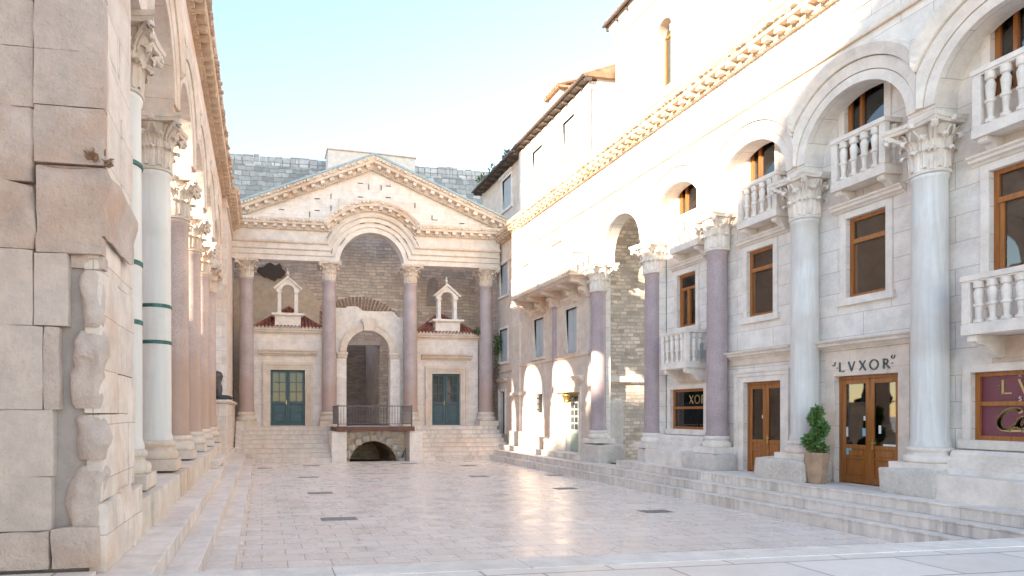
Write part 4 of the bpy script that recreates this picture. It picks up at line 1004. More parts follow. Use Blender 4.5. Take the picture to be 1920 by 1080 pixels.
# back wall of the porch with relieving brick arch
mb = MB(); wall_grid(mb, PYf, 34.0, 34.6, -1.6, 11.9, 1.3, 12.15, [(3.9, 6.25, 1.5, 6.0)]); bwl = mb.build('back_wall', 'brownwall', por)
mb = MB()
for i in range(34):
    a = math.radians(28+124*i/33); r0, r1 = 2.35, 3.05; c = Vector((5.1-((r0+r1)/2)*math.cos(a), 33.97, 5.3+((r0+r1)/2)*math.sin(a)))
    rd = Vector((-math.cos(a), 0, math.sin(a))); tn = Vector((rd.z, 0, -rd.x)); mb.obox(c, rd*.34, tn*.052, (0, .035, 0))
mb.build('relieving_arch', simple('brown_brick', (.40, .26, .19), .9, var=.3), por)
MB().box(-1.6, 3.0, 33.85, 33.995, 1.5, 8.0).prism([(-1.6, 8.0), (3.0, 8.0), (2.2, 9.0), (-.6, 9.3), (-1.6, 9.0)], PYf, 33.85, 33.995).build('plaster', 'plaster', por)
MB().prism([(.55+.68*math.cos(a*pi/9)*(1+.2*math.sin(a*5)), 9.5+.42*math.sin(a*pi/9)*(1+.25*math.cos(a*4))) for a in range(18)], PYf, 33.78, 33.999).build('hole', 'black', por)  # dark slab on the wall; its colour stands for the hole's shaded depth
w_ = MB().prism([(8.9, 8.0), (9.5, 8.0), (9.5, 9.2)]+[(9.2+.3*math.cos(pi*i/8), 9.2+.3*math.sin(pi*i/8)) for i in range(1, 8)]+[(8.9, 9.2)], PYf, 33.93, 34.01).build('blocked_window', 'infill', por)
# side walls of the porch
for x0, x1 in ((-1.9, -1.42), (11.66, 11.98)): MB().box(x0, x1, 30.62, 34.0, 1.3, 11.0).build('side_wall', 'brownwall', por)
# passage beyond
mb = MB(); mb.box(3.4, 3.9, 34.6, 39, 1.3, 7).box(6.25, 6.8, 34.6, 39, 1.3, 7).box(3.4, 6.8, 34.0, 39, 1.3, 1.5); mb.build('passage', 'warm', por)
MB().box(3.4, 6.8, 38.6, 38.9, 1.4, 7).build('passage_end_wall', 'brickdark', por)
MB().box(3.9, 6.25, 33.9, 34.3, 5.75, 6.05).build('lintel', 'warmtrim', por)

# arched screen wall between central columns
scn = thing('screen_wall', 'smooth pale wall with a moulded arched opening and broken top between the middle columns', 'wall', (5.1, 30.8, 1.5))
top = [(3.44, 7.17), (3.98, 7.17), (4.05, 7.25), (4.5, 7.26), (4.62, 7.2), (4.8, 7.06), (5.3, 7.05), (6.30, 7.07), (6.42, 6.95), (6.5, 6.82), (6.81, 6.80)]
c0, r0, z0 = 5.07, 1.06, 5.04; arc_ = arc(c0, z0, r0, n=24)
mb = MB(); xs_ = sorted({p[0] for p in top} | {p[0] for p in arc_} | {3.44, 6.81})
def interp(tab, x):
    for (a, b), (c, d) in zip(tab, tab[1:]):
        if a <= x <= c: return b if c == a else b+(d-b)*(x-a)/(c-a)
    return tab[-1][1]
for a, b in zip(xs_, xs_[1:]):
    m_ = (a+b)/2; ta, tb = interp(top, a), interp(top, b)
    ba, bb = (interp(arc_, a), interp(arc_, b)) if c0-r0 < m_ < c0+r0 else (1.5, 1.5)
    for d_ in (30.6, 31.0): mb.face([(a, d_, ba), (b, d_, bb), (b, d_, tb), (a, d_, ta)])
    mb.face([(a, 30.6, ta), (b, 30.6, tb), (b, 31.0, tb), (a, 31.0, ta)])
    if c0-r0 < m_ < c0+r0: mb.face([(a, 30.6, ba), (b, 30.6, bb), (b, 31.0, bb), (a, 31.0, ba)])
for x in (c0-r0, c0+r0): mb.face([(x, 30.6, 1.5), (x, 31.0, 1.5), (x, 31.0, z0), (x, 30.6, z0)])
mb.build('wall', 'render', scn)
mb = MB()
for a, b, o in ((0, .12, .03), (.12, .24, .05), (.24, .33, .09)): mb.sweep(arc(c0, z0+.02, r0), [(a, -.005), (a, o), (b, o+.01), (b, -.005)], PYf, 30.6, -1)
mb.build('archivolt', 'warmtrim', scn)
mb = MB()
for x0, x1 in ((3.52, c0-r0+.06), (c0+r0-.06, 6.62)):
    mb.box(x0, x1, 30.42, 31.02, 4.92, 5.04).box(x0+.03, x1-.03, 30.46, 31.01, 4.80, 4.92).box(x0+.05, x1-.05, 30.5, 30.6, 4.72, 4.80)
mb.build('impost', 'warmtrim', scn, bevel=.01)
MB().prism([(4.86, 6.08), (5.28, 6.08), (5.36, 6.5), (5.42, 6.52), (5.42, 6.66), (4.72, 6.66), (4.72, 6.52), (4.78, 6.5)], PYf, 30.38, 30.62).build('keystone', 'warmtrim', scn, bevel=.01)
mb = MB(); mb.box(3.52, c0-r0-.02, 30.5, 30.6, 1.5, 4.72).box(c0+r0+.02, 6.62, 30.5, 30.6, 1.5, 4.72); mb.build('jamb', 'porchwhite', scn)

# ---------------------------------------------------------------- chapels
def chapel(x0, x1, zc, dx0, dx1, dz, bc, label, side):
    ch = thing('chapel', label, 'chapel', ((x0+x1)/2, 31.5, 1.5)); YF = 30.5; m = (x0+x1)/2
    mb = MB(); wall_grid(mb, PYf, YF, 33.8, x0, x1, 1.4, zc-.2, [(dx0, dx1, 1.52, dz)]); mb.build('wall', 'porchwhite', ch)
    mb = MB(); mb.sweep([(x0-.02, zc-.25), (x1+.02, zc-.25)], [(0, -.05), (0, .04), (.06, .06), (.09, .14), (.16, .16), (.2, .22), (.26, .24), (.26, -.3)], PYf, YF, -1); mb.build('cornice', 'warmtrim', ch)
    surround(dx0, dx1, dz, .36, ch, x=YF, P=PYf, sg=-1, z0=1.5, fasc=((0, .3, .04), (.3, .65, .075), (.65, 1.0, .13)), mat='warmtrim')
    hood(dx0-.55, dx1+.55, zc-1.27, x=YF, proj=.34, parent=ch, P=PYf, mat='warmtrim', s=1.7)
    # double door with glazed lights
    dm = (dx0+dx1)/2; y = YF+.16
    d = MB().box(dx0, dx1, y+.03, y+.08, 1.5, dz).build('door', 'green', ch); d['label'] = 'blue-green double door with glass lights'
    for a, b in ((dx0+.015, dm-.006), (dm+.006, dx1-.015)):
        mb = MB(); s = .10; h1 = 2.55
        mb.box(a, a+s, y-.02, y+.03, 1.53, dz-.02).box(b-s, b, y-.02, y+.03, 1.53, dz-.02).box(a+s, b-s, y-.02, y+.03, dz-.12, dz-.02).box(a+s, b-s, y-.02, y+.03, h1, h1+.12).box(a+s, b-s, y-.02, y+.03, 1.53, 1.66)
        gw_ = b-s-a-s; gh = (dz-.12-h1-.12)/3
        mb.box((a+b)/2-.018, (a+b)/2+.018, y-.01, y+.03, h1+.12, dz-.12)
        for i in (1, 2): mb.box(a+s, b-s, y-.012, y+.03, h1+.12+gh*i-.018, h1+.12+gh*i+.018)
        mb.box(a+s+.03, b-s-.03, y-.005, y+.03, 1.72, 2.06).box(a+s+.03, b-s-.03, y-.005, y+.03, 2.16, 2.48)
        lf = mb.build('door_leaf', 'green', d, bevel=.005)
        MB().box(a+s, b-s, y+.012, y+.018, h1+.12, dz-.12).build('pane', 'darkglass', d)
    mb = MB(); mb.box(dm-.07, dm-.05, y-.04, y-.02, 2.5, 2.72).box(dm-.12, dm-.055, y-.06, y-.045, 2.62, 2.64); mb.build('handle', 'brass', d)
    # hipped tile roof rising to a point behind the bellcote
    ap = (m+.1*side, 32.3, zc+1.25); n_ = int((x1-x0)/.17)
    ye = YF-.12
    mb = MB(); mb.face([(x0, ye, zc+.02), (x1, ye, zc+.02), ap]); mb.face([(x0, ye, zc+.02), (x0, 33.8, zc+.02), ap]); mb.face([(x1, ye, zc+.02), (x1, 33.8, zc+.02), ap]); mb.face([(x0, 33.8, zc+.02), (x1, 33.8, zc+.02), ap])
    ends = MB()
    for i in range(n_):
        x = x0+(x1-x0)*(i+.5)/n_; k = (ap[0]-x)/(ap[0]-x0) if x < ap[0] else (x-ap[0])/(x1-ap[0]); t1 = max(.05, 1-abs(k))
        # line straight up the slope (const x) until it meets the hip
        pA = Vector((x, ye-.03, zc+.05)); pB = Vector((x, ye+(ap[1]-ye)*t1, zc+.05+(ap[2]-zc)*t1)); q = max(2, int(5*t1)+1)
        pts_ = [pA.lerp(pB, j/q) for j in range(q+1)]
        for j in range(q): mb.tube([pts_[j]+Vector((random.uniform(-.01, .01), 0, 0)), pts_[j+1]+Vector((0, 0, -.02))], [.078, .058], 7)
        ends.tube([pA+Vector((0, -.035, -.01)), pA+Vector((0, .01, -.01))], .07, 8)
    for e in ((x0, ye, zc+.06), (x1, ye, zc+.06)): 
        mb.tube([e, (ap[0], ap[1], ap[2]+.06)], .07, 7)
    rf = mb.build('roof', 'tile', ch); ends.build('tile_ends', 'tilewhite', rf)
    # bellcote
    b0, b1 = bc; bm_ = (b0+b1)/2; w_ = b1-b0
    mb = MB(); mb.box(b0, b1, 30.45, 31.0, zc+.02, zc+.62).box(b0-.16, b1+.16, 30.3, 31.12, zc+.64, zc+.74).box(b0-.08, b1+.08, 30.38, 31.05, zc+.6, zc+.64); bt = mb.build('bellcote', 'trim', ch, bevel=.008)
    mb = MB(); z0_ = zc+.74; ps = .17; ri = w_/2-.13-ps
    for x_ in (b0+.13, b1-.13-ps): mb.box(x_, x_+ps, 30.55, 30.85, z0_, z0_+.98).box(x_-.04, x_+ps+.04, 30.51, 30.89, z0_+.98, z0_+1.06).box(x_-.03, x_+ps+.03, 30.52, 30.88, z0_, z0_+.07)
    n = 16; zz = z0_+1.06; ap_ = zz+.62; L_ = b0+.06; R_ = b1-.06
    a_ = arc(bm_, zz, ri+.0, n=n)
    def roofz(x): return zz+.10+(ap_-zz-.1)*(1-abs(x-bm_)/(w_/2-.06))
    full = [L_]+[p[0] for p in a_]+[R_]
    for a, b in zip(full, full[1:]):
        za = interp(a_, a) if a_[0][0] <= a <= a_[-1][0] else zz; zb2 = interp(a_, b) if a_[0][0] <= b <= a_[-1][0] else zz
        if b <= a_[0][0] or a >= a_[-1][0]: za = zb2 = zz
        mb.prism([(a, za), (b, zb2), (b, roofz(b)), (a, roofz(a))], PYf, 30.58, 30.84)
    mb.sweep([(b0-.02, zz+.07), (bm_, ap_), (b1+.02, zz+.07)], [(0, -.02), (0, .06), (.08, .09), (.08, -.34)], PYf, 30.56, -1)
    mb.lathe([(.07, 0), (.04, .06), (.03, .12), (.075, .18), (.085, .24), (.03, .31), (.045, .35), (.001, .47)], 10, (bm_, 30.7, ap_+.05))
    mb.build('bell_arch', 'trim', bt, bevel=.004)
    return ch
chapel(-.38, 2.85, 6.08, .40, 2.02, 4.15, (.60, 1.82), 'small white chapel with blue-green door between the two left porch columns', 1)
chapel(7.35, 10.6, 5.98, 8.23, 9.68, 4.05, (8.4, 9.65), 'small white chapel with blue-green door between the two right porch columns', 1)

# ---------------------------------------------------------------- tunnel, deck, railing
tw = thing('cellar_entrance', 'low dark cellar tunnel under a rubble arch between the two flights of steps', 'entrance', (5.0, 28.7, 0))
[MB().box(a_, b_, 27.55, 29.7, -.3, 1.31).build('flank_wall', 'porchwhite', tw, bevel=.015) for a_, b_ in ((2.97, 3.62), (6.42, 7.02))]
ca, ra, za = 4.97, 1.12, -.28
mb = MB(); pts = arc(ca, za, ra, n=16)
for (a, z1_), (b, z2_) in zip(pts, pts[1:]):
    mb.face([(a, 28.6, z1_), (b, 28.6, z2_), (b, 28.6, 1.31), (a, 28.6, 1.31)]); mb.face([(a, 28.6, z1_), (b, 28.6, z2_), (b, 33, z2_), (a, 33, z1_)])
mb.face([(3.62, 28.6, -.3), (ca-ra, 28.6, -.3), (ca-ra, 28.6, 1.31), (3.62, 28.6, 1.31)]); mb.face([(6.42, 28.6, -.3), (ca+ra, 28.6, -.3), (ca+ra, 28.6, 1.31), (6.42, 28.6, 1.31)])
mb.face([(3.6, 33, -.3), (6.5, 33, -.3), (6.5, 33, 1.31), (3.6, 33, 1.31)]); mb.build('tunnel', 'brownwall', tw)
MB().box(3.6, 6.45, 27.62, 33, -.4, -.30).build('tunnel_floor', 'black', tw)  # floor coloured dark to paint in the shade of the tunnel
rr = random.Random(3)
for i in range(11):
    a = math.radians(8+164*i/10); r_ = ra+.2; c = (ca-r_*math.cos(a), 28.52, za+r_*math.sin(a)); s = rr.uniform(.14, .19)
    MB().rough(c[0]-s, c[0]+s, 28.4, 28.66, c[2]-s*.9, c[2]+s*.9, amp=.04, rnd=.09, seed=i, res=.1).build('arch_stone', 'rough', tw, smooth=True)
for i in range(10):
    s = rr.uniform(.15, .24); x = 3.75+i*.28; z = 1.14
    MB().rough(x-s*.75, x+s*.75, 28.5, 28.64, z-s*.75, z+s*.75, amp=.04, rnd=.07, seed=i+20, res=.1).build('wall_stone', 'rough', tw, smooth=True)
MB().tube([(6.28, 27.7, .55), (6.28, 28.9, -.1)], .025, 8).tube([(6.28, 27.75, .53), (6.28, 27.75, -.2)], .02, 6).build('handrail', 'greyiron', tw)
dk = thing('footbridge', 'short rust-brown footbridge deck crossing above the tunnel', 'footbridge', (4.9, 28.6, 1.32))
mb = MB(); mb.box(3.15, 6.62, 27.42, 27.50, 1.33, 1.53).box(3.15, 3.22, 27.5, 29.7, 1.33, 1.49).box(6.55, 6.62, 27.5, 29.7, 1.33, 1.49); mb.build('beam', 'rust', dk, bevel=.01)
MB().box(3.23, 6.54, 27.51, 29.7, 1.38, 1.50).build('deck', 'step', dk)
rl = thing('railing', 'grey iron bar railing on the footbridge over the tunnel', 'railing', (4.9, 27.6, 1.5))
RX0, RX1, RY = 3.25, 6.52, 27.6
mb = MB(); mb.box(RX0, RX1, RY-.02, RY+.02, 2.40, 2.44).box(RX0, RX1, RY-.015, RY+.015, 1.62, 1.65)
for x in (RX0, RX1): mb.box(x-.02, x+.02, RY, 29.7, 2.40, 2.44).box(x-.015, x+.015, RY, 29.7, 1.62, 1.65)
mb.build('rail', 'greyiron', rl)
for i in range(27):
    x = RX0+(RX1-RX0)*i/26; MB().box(x-.009, x+.009, RY-.009, RY+.009, 1.65, 2.40).build('baluster', 'greyiron', rl)
for i in range(1, 16):
    for x in (RX0, RX1): y = RY+2.05*i/15; MB().box(x-.009, x+.009, y-.009, y+.009, 1.65, 2.40).build('baluster', 'greyiron', rl)
for x in (RX0, RX1): MB().box(x-.03, x+.03, RY-.03, RY+.03, 1.5, 2.46).build('post', 'greyiron', rl)

# ================================================================ BACKGROUND WALLS
bwt = thing('palace_wall', 'high grey-blue masonry wall rising behind the pediment', 'wall', (5, 42, 0))
MB().box(-9, 22, 42, 43, 0, 18.15).build('masonry', 'bluewall', bwt)
mb = MB(); x = -9; r5 = random.Random(9)
while x < 22:
    w_ = r5.uniform(.35, .7); mb.box(x+.01, x+w_-.01, 42.02+r5.uniform(0, .04), 42.9, 18.152, 18.75+r5.uniform(-.05, .12)); x += w_
mb.build('coping', 'palewall', bwt, bevel=.03)
wb = thing('rooftop_block', 'plain whitish block behind the peak of the pediment', 'building', (7, 39, 0))
MB().prism([(4.08, 0), (9.67, 0), (9.67, 18.42), (6.9, 18.55), (4.08, 18.62)], PYf, 40, 41.5).build('wall', 'render', wb)
MB().prism([(4.0, 18.63), (6.9, 18.56), (9.75, 18.43), (9.75, 18.5), (6.9, 18.63), (4.0, 18.71)], PYf, 39.9, 41.6).build('coping', 'warmtrim', wb)

# ================================================================ LEFT ARCADE
lf = thing('colonnade', 'left colonnade of granite and marble columns carrying arches and an orange-brown cornice', 'colonnade', (-1.9, 16, 1.1))
XL0, XL1 = -1.50, -2.25
LY = [6.15, 8.95, 11.75, 14.55, 17.35, 20.15, 22.95, 25.5]
lc = [(a+b)/2 for a, b in zip(LY, LY[1:])][1:]
mb = MB(); arch_wall(mb, PXf, XL0, XL1, 7.7, 25.2, 10.45, ZS, lc[:-1], 1.1, n=24, zpad=7.2)
mb.build('arcade_wall', 'warm', lf)
mb = MB(); wall_grid(mb, PXf, XL0+.0, XL1, 25.21, 30.6, 1.0, 10.45, [])
mb.build('end_wall', 'warm', lf)
for ci, c in enumerate(lc[:-1]):
    mb = MB(); oo = .004*(ci % 2)
    for r0_, r1_, o0, o1 in ((1.10, 1.27, 0, .04), (1.275, 1.49, 0.02, .08), (1.505, 1.74, .08, .17)):
        a0 = math.acos(1.39/r0_) if r0_ > 1.39 else 0; Pc = lambda d, u, z, a=c-1.396, b=c+1.396: (d, max(a, min(b, u)), z)
        P_ = [(c-math.cos(a0+(pi-2*a0)*i/26)*1.1, ZS+math.sin(a0+(pi-2*a0)*i/26)*1.1) for i in range(27)]
        mb.sweep(P_, [(r0_-1.1, -.01), (r0_-1.1, o0+.03+oo), (r1_-1.14, o1+oo), (r1_-1.1, o1+oo), (r1_-1.1, -.01)], Pc, XL0, 1)
    mb.build('archivolt', 'warmtrim', lf)
mb = MB(); mb.sweep([(7.7, 9.36), (25.2, 9.36)], [(0, -.01), (0, .035), (.1, .055), (.10, -.01)], PXf, XL0, 1); mb.build('string_course', 'warmtrim', lf)
cornice(lf, PXf, XL0, 1, [(7.7, 10.40), (25.3, 10.40)], h=.45, proj=.42)
cornice(lf, PXf, XL0+.18, 1, [(25.3, 10.40), (29.8, 10.40)], h=.45, proj=.42)
mb = MB(); mb.box(XL0, XL0+.17, 25.25, 30.4, 2.6, 10.4); mb.box(XL0+.17, XL0+.24, 25.25, 30.4, 10.0, 10.1); mb.build('pilaster', 'warm', lf)
MB().box(XL1-.3, XL0+.1, 7.7, 30.3, 10.451, 10.86).build('roof_slab', 'cornice', lf)
for i, y in enumerate(LY[1:7]):
    m = ['paleMarble', 'paleMarble', 'pinkg', 'pinkg', 'pinkg', 'pinkg'][i]
    lb_ = ['pale marble column beside the foreground pier', 'whitish marble column with two green copper bands', 'first pinkish granite column after the white one', 'second pinkish granite column', 'third pinkish granite column', 'farthest pinkish granite column'][i]
    sh = column(lf, -1.85, y, 1.12, 1.63, 6.29, 7.2, m, 'warmtrim', r=.28, r1=.262, k=i % 3, label=lb_, basemat='warmtrim', capscale=.93)
    if i < 2:
        for z in ((3.27, 4.05, 5.35) if i == 0 else (3.30, 3.93)): MB().lathe([(.279, 0), (.289, .008), (.289, .055), (.279, .063)], 30, (-1.85, y, z)).build('band', 'bronze', sh, smooth=True)
# broken stylobate of big blocks
yy = 7.66; r6 = random.Random(2); k = 0
while yy < 25.2:
    l = r6.choice((.9, 1.25, 1.6, 1.9)); l = min(l, 25.2-yy)
    if l < .3: break
    e = r6.uniform(-.03, .02)
    MB().rough(-2.35, -1.347+e, yy+.006, yy+l-.006, .6, 1.10+r6.uniform(-.02, .0), amp=.012, rnd=.035, seed=k, res=.2).build('stylobate_block', 'warmtrim', lf, smooth=True); yy += l; k += 1
MB().box(-1.6, -1.4, 7.66, 25.2, .1, .64).build('foundation', 'warm', lf)
MB().box(-5, -2.36, 7.66, 27, .6, 1.08).build('gallery_floor', 'stepw', lf)

# sphinx and its pedestal wall
ped = thing('pedestal_wall', 'low warm stone wall with moulded top carrying the black sphinx', 'wall', (-1.6, 26, .6))
MB().box(-2.3, -1.22, 23.05, 30.3, .3, 2.45).build('masonry', 'warm', ped, bevel=.01)
mb = MB(); mb.box(-2.35, -1.10, 22.93, 30.3, 2.50, 2.58).box(-2.33, -1.16, 22.99, 30.3, 2.452, 2.50); mb.build('coping', 'warmtrim', ped, bevel=.012)
def blob(parts, name, mat, vox=.03):
    bm = bmesh.new()
    for (c, r, rot) in parts:
        m_ = Matrix.Translation(c) @ Matrix.Rotation(rot, 4, 'Y') @ Matrix.Diagonal((*r, 1)); bmesh.ops.create_uvsphere(bm, u_segments=16, v_segments=10, radius=1, matrix=m_)
    me = bpy.data.meshes.new(name); bm.to_mesh(me); bm.free(); me.materials.append(M[mat]); o = bpy.data.objects.new(name, me); COL.objects.link(o)
    md = o.modifiers.new('remesh', 'REMESH'); md.mode = 'VOXEL'; md.voxel_size = vox; md.use_smooth_shade = True
    return o
sx, sy, sz = -1.62, 23.3, 2.58
B = []
def bl(x, y, z, a, b, c, rot=0): B.append(((sx+x, sy+y, sz+z), (a, b, c), rot))
bl(-.35, 0, .26, .50, .22, .24); bl(-.75, 0, .25, .25, .26, .26); bl(.05, 0, .38, .20, .21, .32); bl(.06, 0, .62, .15, .17, .2)
bl(.12, 0, .84, .14, .13, .17); bl(.03, 0, .82, .16, .21, .22); bl(.0, .12, .68, .10, .10, .2); bl(.0, -.12, .68, .10, .10, .2); bl(.24, 0, .82, .035, .03, .04); bl(.22, 0, .72, .03, .03, .05)
for s in (-1, 1):
    bl(.25, s*.13, .09, .33, .075, .085); bl(.52, s*.13, .06, .09, .09, .06); bl(.1, s*.15, .25, .12, .08, .18); bl(-.7, s*.2, .16, .26, .10, .16); bl(-.45, s*.24, .06, .25, .07, .06); bl(.19, s*.05, .86, .02, .025, .015)
sp_ = thing('sphinx_statue', 'small weathered black granite sphinx lying on the stone wall beside the colonnade', 'statue', (sx, sy, sz))
o = blob(B, 'body', 'darkgranite'); adopt(o, sp_)
MB().box(sx-1.0, sx+.42, sy-.30, sy+.30, sz, sz+.05).build('base', 'darkgranite', sp_, bevel=.01)

# ================================================================ FOREGROUND PIER BUILDING
pr = thing('gate_pier', 'huge weathered stone pier at the left edge with broken moulded course', 'pier', (-3, 7, .66))
# body: east face x=-1.4, front face y=6.1
mb = MB(); mb.prism([(6.18, .66), (7.6, .66), (7.6, 11.0), (5.0, 11.0), (5.0, 9.0), (6.18, 9.0)], PXf, -1.48, -6.5); mb.build('core', 'infill', pr)
rp = random.Random(11)
def pblock(x0, x1, z0, z1, y=6.07, amp=.03, mat='pier', d=.16, nm='stone', rnd=.015, res=.13, sd=None):
    return MB().rough(x0+.0005, x1-.0005, y, y+d, z0+.0005, z1-.0005, amp=amp, rnd=rnd, seed=sd if sd is not None else rp.randint(0, 99), res=res, fs=2.6).build(nm, mat, pr, smooth=True)
# front face blocks (x from -3.2 to -1.44); image rows give the courses
def zof(py, Y=6.07): return 2.1+(775-py)/1201*5.73
XS = -2.40   # joint between left and right stacks near the top (px ~62)
def xof(px, Y=6.07):
    a = (px-702)/1201; S_, C_ = math.sin(math.atan(211/1201)), math.cos(math.atan(211/1201)); return Y*(S_+a*C_)/(C_-a*S_)
XE = xof(187)
rows_r = [(-90, -10), (-10, 100), (100, 203), (203, 310)]
for a, b in rows_r: pblock(xof(62), XE+.04, zof(b), zof(a), amp=.012, y=6.06)
for a, b in [(-90, 8), (8, 96), (96, 208)]: pblock(xof(-60), xof(62), zof(b), zof(a), amp=.02, y=6.09)
pblock(xof(-60), xof(66), zof(345), zof(208), amp=.07, y=6.05, rnd=.08)
pblock(xof(-60), xof(66), zof(470), zof(345), amp=.07, y=6.07, rnd=.08)
# moulded impost course: overhanging, broken
mb = MB()
prof = [(0, .0), (0, .02), (.10, .03), (.20, .03), (.34, .075), (.42, .09), (.50, .05), (.52, 0)]
z_b = zof(440); b0 = len(mb.v)
def impost(mb, z0, sc):
    pr_ = [(a*sc, o) for a, o in prof]
    # front run
    y = 6.09
    m = []
    for (h_, o) in pr_:
        m.append([(xof(66), y-o*.55, z0+h_), (XE+.02+o, y-o*.55, z0+h_), (XE+.02+o, 7.3, z0+h_)])
    for i in range(len(m)-1):
        for j in range(2):
            a, b, c, d = m[i][j], m[i][j+1], m[i+1][j+1], m[i+1][j]; n_ = 12
            for q in range(n_):
                t0, t1 = q/n_, (q+1)/n_
                f = lambda p, s, t: tuple(Vector(p).lerp(Vector(s), t))
                mb.face([f(a, b, t0), f(a, b, t1), f(d, c, t1), f(d, c, t0)])
    mb.face([m[-1][0], m[-1][1], (XE-.3, y, z0+pr_[-1][0])]); mb.face([m[0][0], m[0][1], (XE-.3, y, z0)])
impost(mb, z_b, 1.15)
mb.v = [tuple(Vector(v)+noise.noise_vector(Vector(v)*3.1)*.035) for v in mb.v]
mb.build('impost', 'pier', pr, smooth=True)
pblock(xof(66), XE+.02, zof(476), zof(438), amp=.01)
pblock(xof(-60), xof(62), zof(612), zof(472), amp=.01, mat='pierface', rnd=.02); pblock(xof(62), xof(128), zof(612), zof(476), amp=.01, mat='pierface', rnd=.015)
pblock(xof(128), XE+.02, zof(500), zof(476), amp=.01, y=6.14)
pblock(xof(-60), xof(80), zof(768), zof(612), amp=.012, mat='pierface', rnd=.015); pblock(xof(80), xof(112), zof(768), zof(614), amp=.015)
pblock(xof(-60), xof(100), zof(892), zof(768), amp=.012, mat='pierface', rnd=.015)
pblock(xof(-60), xof(96), zof(992), zof(892), amp=.012, mat='pierface', rnd=.015)
pblock(xof(-60), xof(95), zof(1063), zof(992), amp=.03, y=6.04); pblock(xof(95), xof(186), zof(1063), zof(990), amp=.03, y=6.05)
# rough old stones set in mortar in the recess
for (a, b, c, d) in ((142, 186, 612, 496), (124, 190, 766, 616), (140, 190, 862, 772), (122, 188, 992, 868)):
    pblock(xof(a), xof(b)+.03, zof(c), zof(d), amp=.075, y=6.08, rnd=.1, res=.07, mat='pier')
# side face: tall ashlar blocks, a little proud and uneven
ys = [6.16, 6.75, 7.15, 7.66]
def sblock(y0, y1, z0, z1, x=-1.41, amp=.015, mat='warm'):
    MB().rough(x-.15, x, y0+.002, y1-.002, z0+.003, z1-.003, amp=amp, rnd=.02, seed=rp.randint(0, 99), res=.16).build('stone', mat, pr, smooth=True)
sblock(6.13, 6.8, .66, 1.3, -1.37, .03); sblock(6.8, 7.25, .66, 1.35, -1.37, .03); sblock(7.25, 7.68, .66, 1.3, -1.35, .03)
for a, b, c, d in ((6.13, 7.3, 1.3, 2.1), (7.3, 7.66, 1.32, 2.5), (6.85, 7.3, 2.1, 2.5), (6.13, 6.85, 2.1, 3.4), (6.85, 7.66, 2.5, 3.4), (6.13, 7.1, 3.4, 4.4), (7.1, 7.66, 3.4, 5.2), (6.16, 7.1, 4.4, 5.6), (7.1, 7.66, 5.2, 7.0), (6.2, 7.1, 5.6, 7.2), (6.2, 7.66, 7.2, 9.0)):
    sblock(a, b, c, d, -1.41-.012*(c-.6))
tag(MB().box(-9, -1.45, 4.5, 6.03, .6, .70).build('threshold_slab', 'street', bevel=.006), 'low pale slab at the foot of the big left pier', 'slab')

# ================================================================ unseen masses added on the left side to shade the court
tag(MB().box(-14, -3.3, -14, 5.95, .3, 8).build('street_shade_block', 'warm'), 'unseen stone block added beside the street to shade the big left pier', 'house')  # out of view, added to keep light from the left off the pier
tag(MB().box(-9, -5, 7.7, 21, .3, 5.5).build('low_sun_blocker', 'warm'), 'unseen wall added behind the left colonnade to block the low sun', 'wall')  # out of view, height set to keep low sun off the court floor
shade_far = thing('far_shade_blocks', 'unseen tall stone blocks added far behind the left colonnade to shade the porch', 'building', (-45, 20, 0))  # unseen masses sized so the porch and far walls fall into shade
MB().box(-50, -40, .6, 10, 0, 31.8).build('lower_shade_block', 'warm', shade_far)
MB().box(-50, -40.02, 10.01, 40, 0, 38).build('upper_shade_block', 'warm', shade_far)
tag(MB().prism([(-30, 0), (-6.5, 0), (-6.5, 18.6), (-23.2, 30.6), (-30, 30.6)], PXf, -40.0, -48).build('slanted_shade_block', 'warm'), 'unseen slanted mass added far behind the big left pier to cast the diagonal shadow', 'house')  # unseen, sloping top shaped to draw the diagonal shadow edge on the right

# ================================================================ SMALL THINGS
pt = thing('potted_tree', 'small clipped conifer in an octagonal terracotta pot beside the lettered cafe door', 'potted plant', (11.27, 11.42, .656))
px_, py_ = 11.27, 11.42
mb = MB(); mb.lathe([(.155, 0), (.20, .30), (.235, .60), (.245, .64), (.215, .64), (.20, .58)], 8, (px_, py_, .656)); mb.build('pot', 'terracotta', pt, bevel=.012)
MB().lathe([(.19, .57), (.19, .585)], 12, (px_, py_, .656)).build('soil', 'bark', pt)
MB().tube([(px_, py_, 1.2), (px_+.03, py_+.02, 1.5), (px_-.02, py_, 1.8), (px_, py_, 2.1)], [.022, .02, .015, .01], 7).build('trunk', 'bark', pt)
cl = []
rt = random.Random(4)
for i in range(34):
    t = i/33; z = 1.36+t*.78; r_ = .19*(1-.35*t)*(.75+.35*math.sin(t*12)); a = t*11
    cl.append((px_+math.cos(a)*r_*.6, py_+math.sin(a)*r_*.6+.04*math.sin(t*7), z, .11*(1.1-.5*t), .12*(1.1-.5*t), .09))
leaves('foliage', None, None, cl, 95, .085, 'leaf', pt)
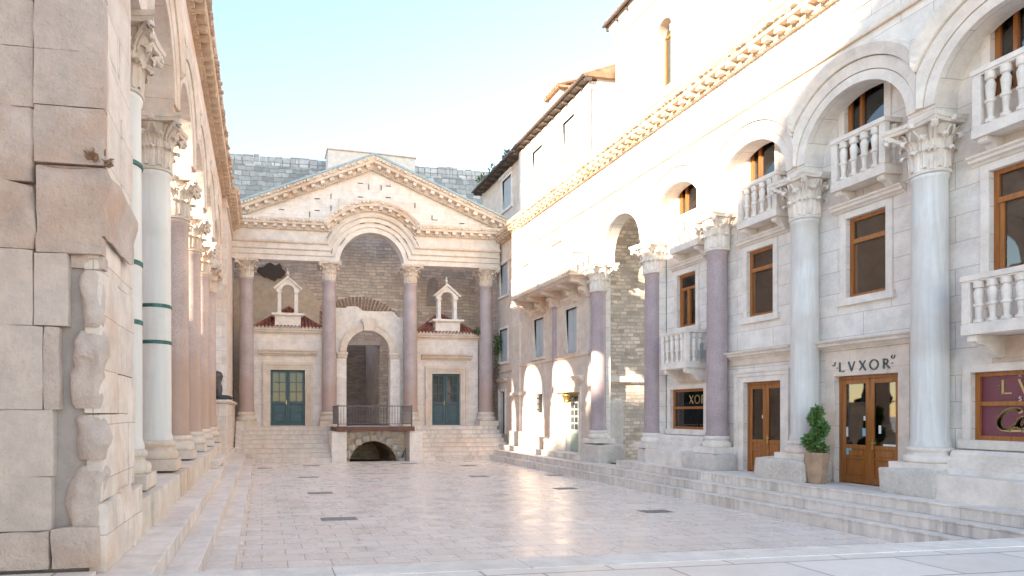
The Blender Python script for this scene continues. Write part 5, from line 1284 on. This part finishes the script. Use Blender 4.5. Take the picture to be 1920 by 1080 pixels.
leaves('wall_plant', 'leafy green plant hanging on the wall beside the right porch column', 'plant', [(11.42, 30.0, 5.65, .16, .2, .35), (11.45, 30.1, 5.2, .12, .15, .3)], 160, .13, 'ivy')
leaves('wall_plant', 'small green plant on the chapel cornice left of the right porch column', 'plant', [(10.45, 30.25, 6.15, .16, .15, .22)], 130, .12, 'ivy')
leaves('wall_plant', 'thin creeper stem hanging down behind the right porch column', 'plant', [(11.42, 30.1, 4.5, .07, .08, .7)], 60, .10, 'ivy')
leaves('wild_plant', 'dry grass tuft growing on the ledge of the big left pier', 'plant', [(xof(184), 6.1, zof(300), .05, .05, .03)], 60, .10, 'oldtile')
fl = thing('floodlight', 'small grey metal floodlight on the end of the little balcony', 'floodlight', (11.65, 15.45, 3.75))
MB().box(11.55, 11.75, 15.38, 15.48, 3.56, 3.80).build('housing', 'lantern', fl, bevel=.01); MB().box(11.63, 11.67, 15.40, 15.49, 3.80, 3.98).build('bracket', 'lantern', fl)
grates = [((1.51, 12.67), .36, 'drain grate nearest the camera in the court paving'), ((1.51, 16.86), .33, 'second drain grate from the camera on the left side'), ((1.5, 21.08), .33, 'third drain grate from the camera on the left side'), ((1.96, 25.79), .33, 'drain grate near the foot of the left flight of steps'),
          ((0.1, 24.86), .28, 'drain grate close to the left steps at the far end'), ((6.09, 26.17), .35, 'drain grate in front of the tunnel'), ((8.17, 24.69), .33, 'drain grate at the far right of the court'), ((8.3, 12.46), .33, 'drain grate nearest the right cafe steps'), ((8.35, 16.69), .33, 'drain grate in the glossy sun reflection near the right steps'), ((9.79, 20.36), .30, 'drain grate near the sunlit steps'), ((7.12, 20.4), .33, 'drain grate in the right middle of the court')]
for (x, y), s, lb_ in grates:
    mb = MB(); mb.box(x-s, x+s, y-.19, y+.19, -.02, .004)
    for i in range(7):
        mb.box(x-s+.03+i*(2*s-.06)/7, x-s+.03+(i+.55)*(2*s-.06)/7, y-.16, y+.16, .004, .009)
    tag(mb.build('drain_grate', 'grate'), lb_, 'drain', 'drain grates in the court paving')
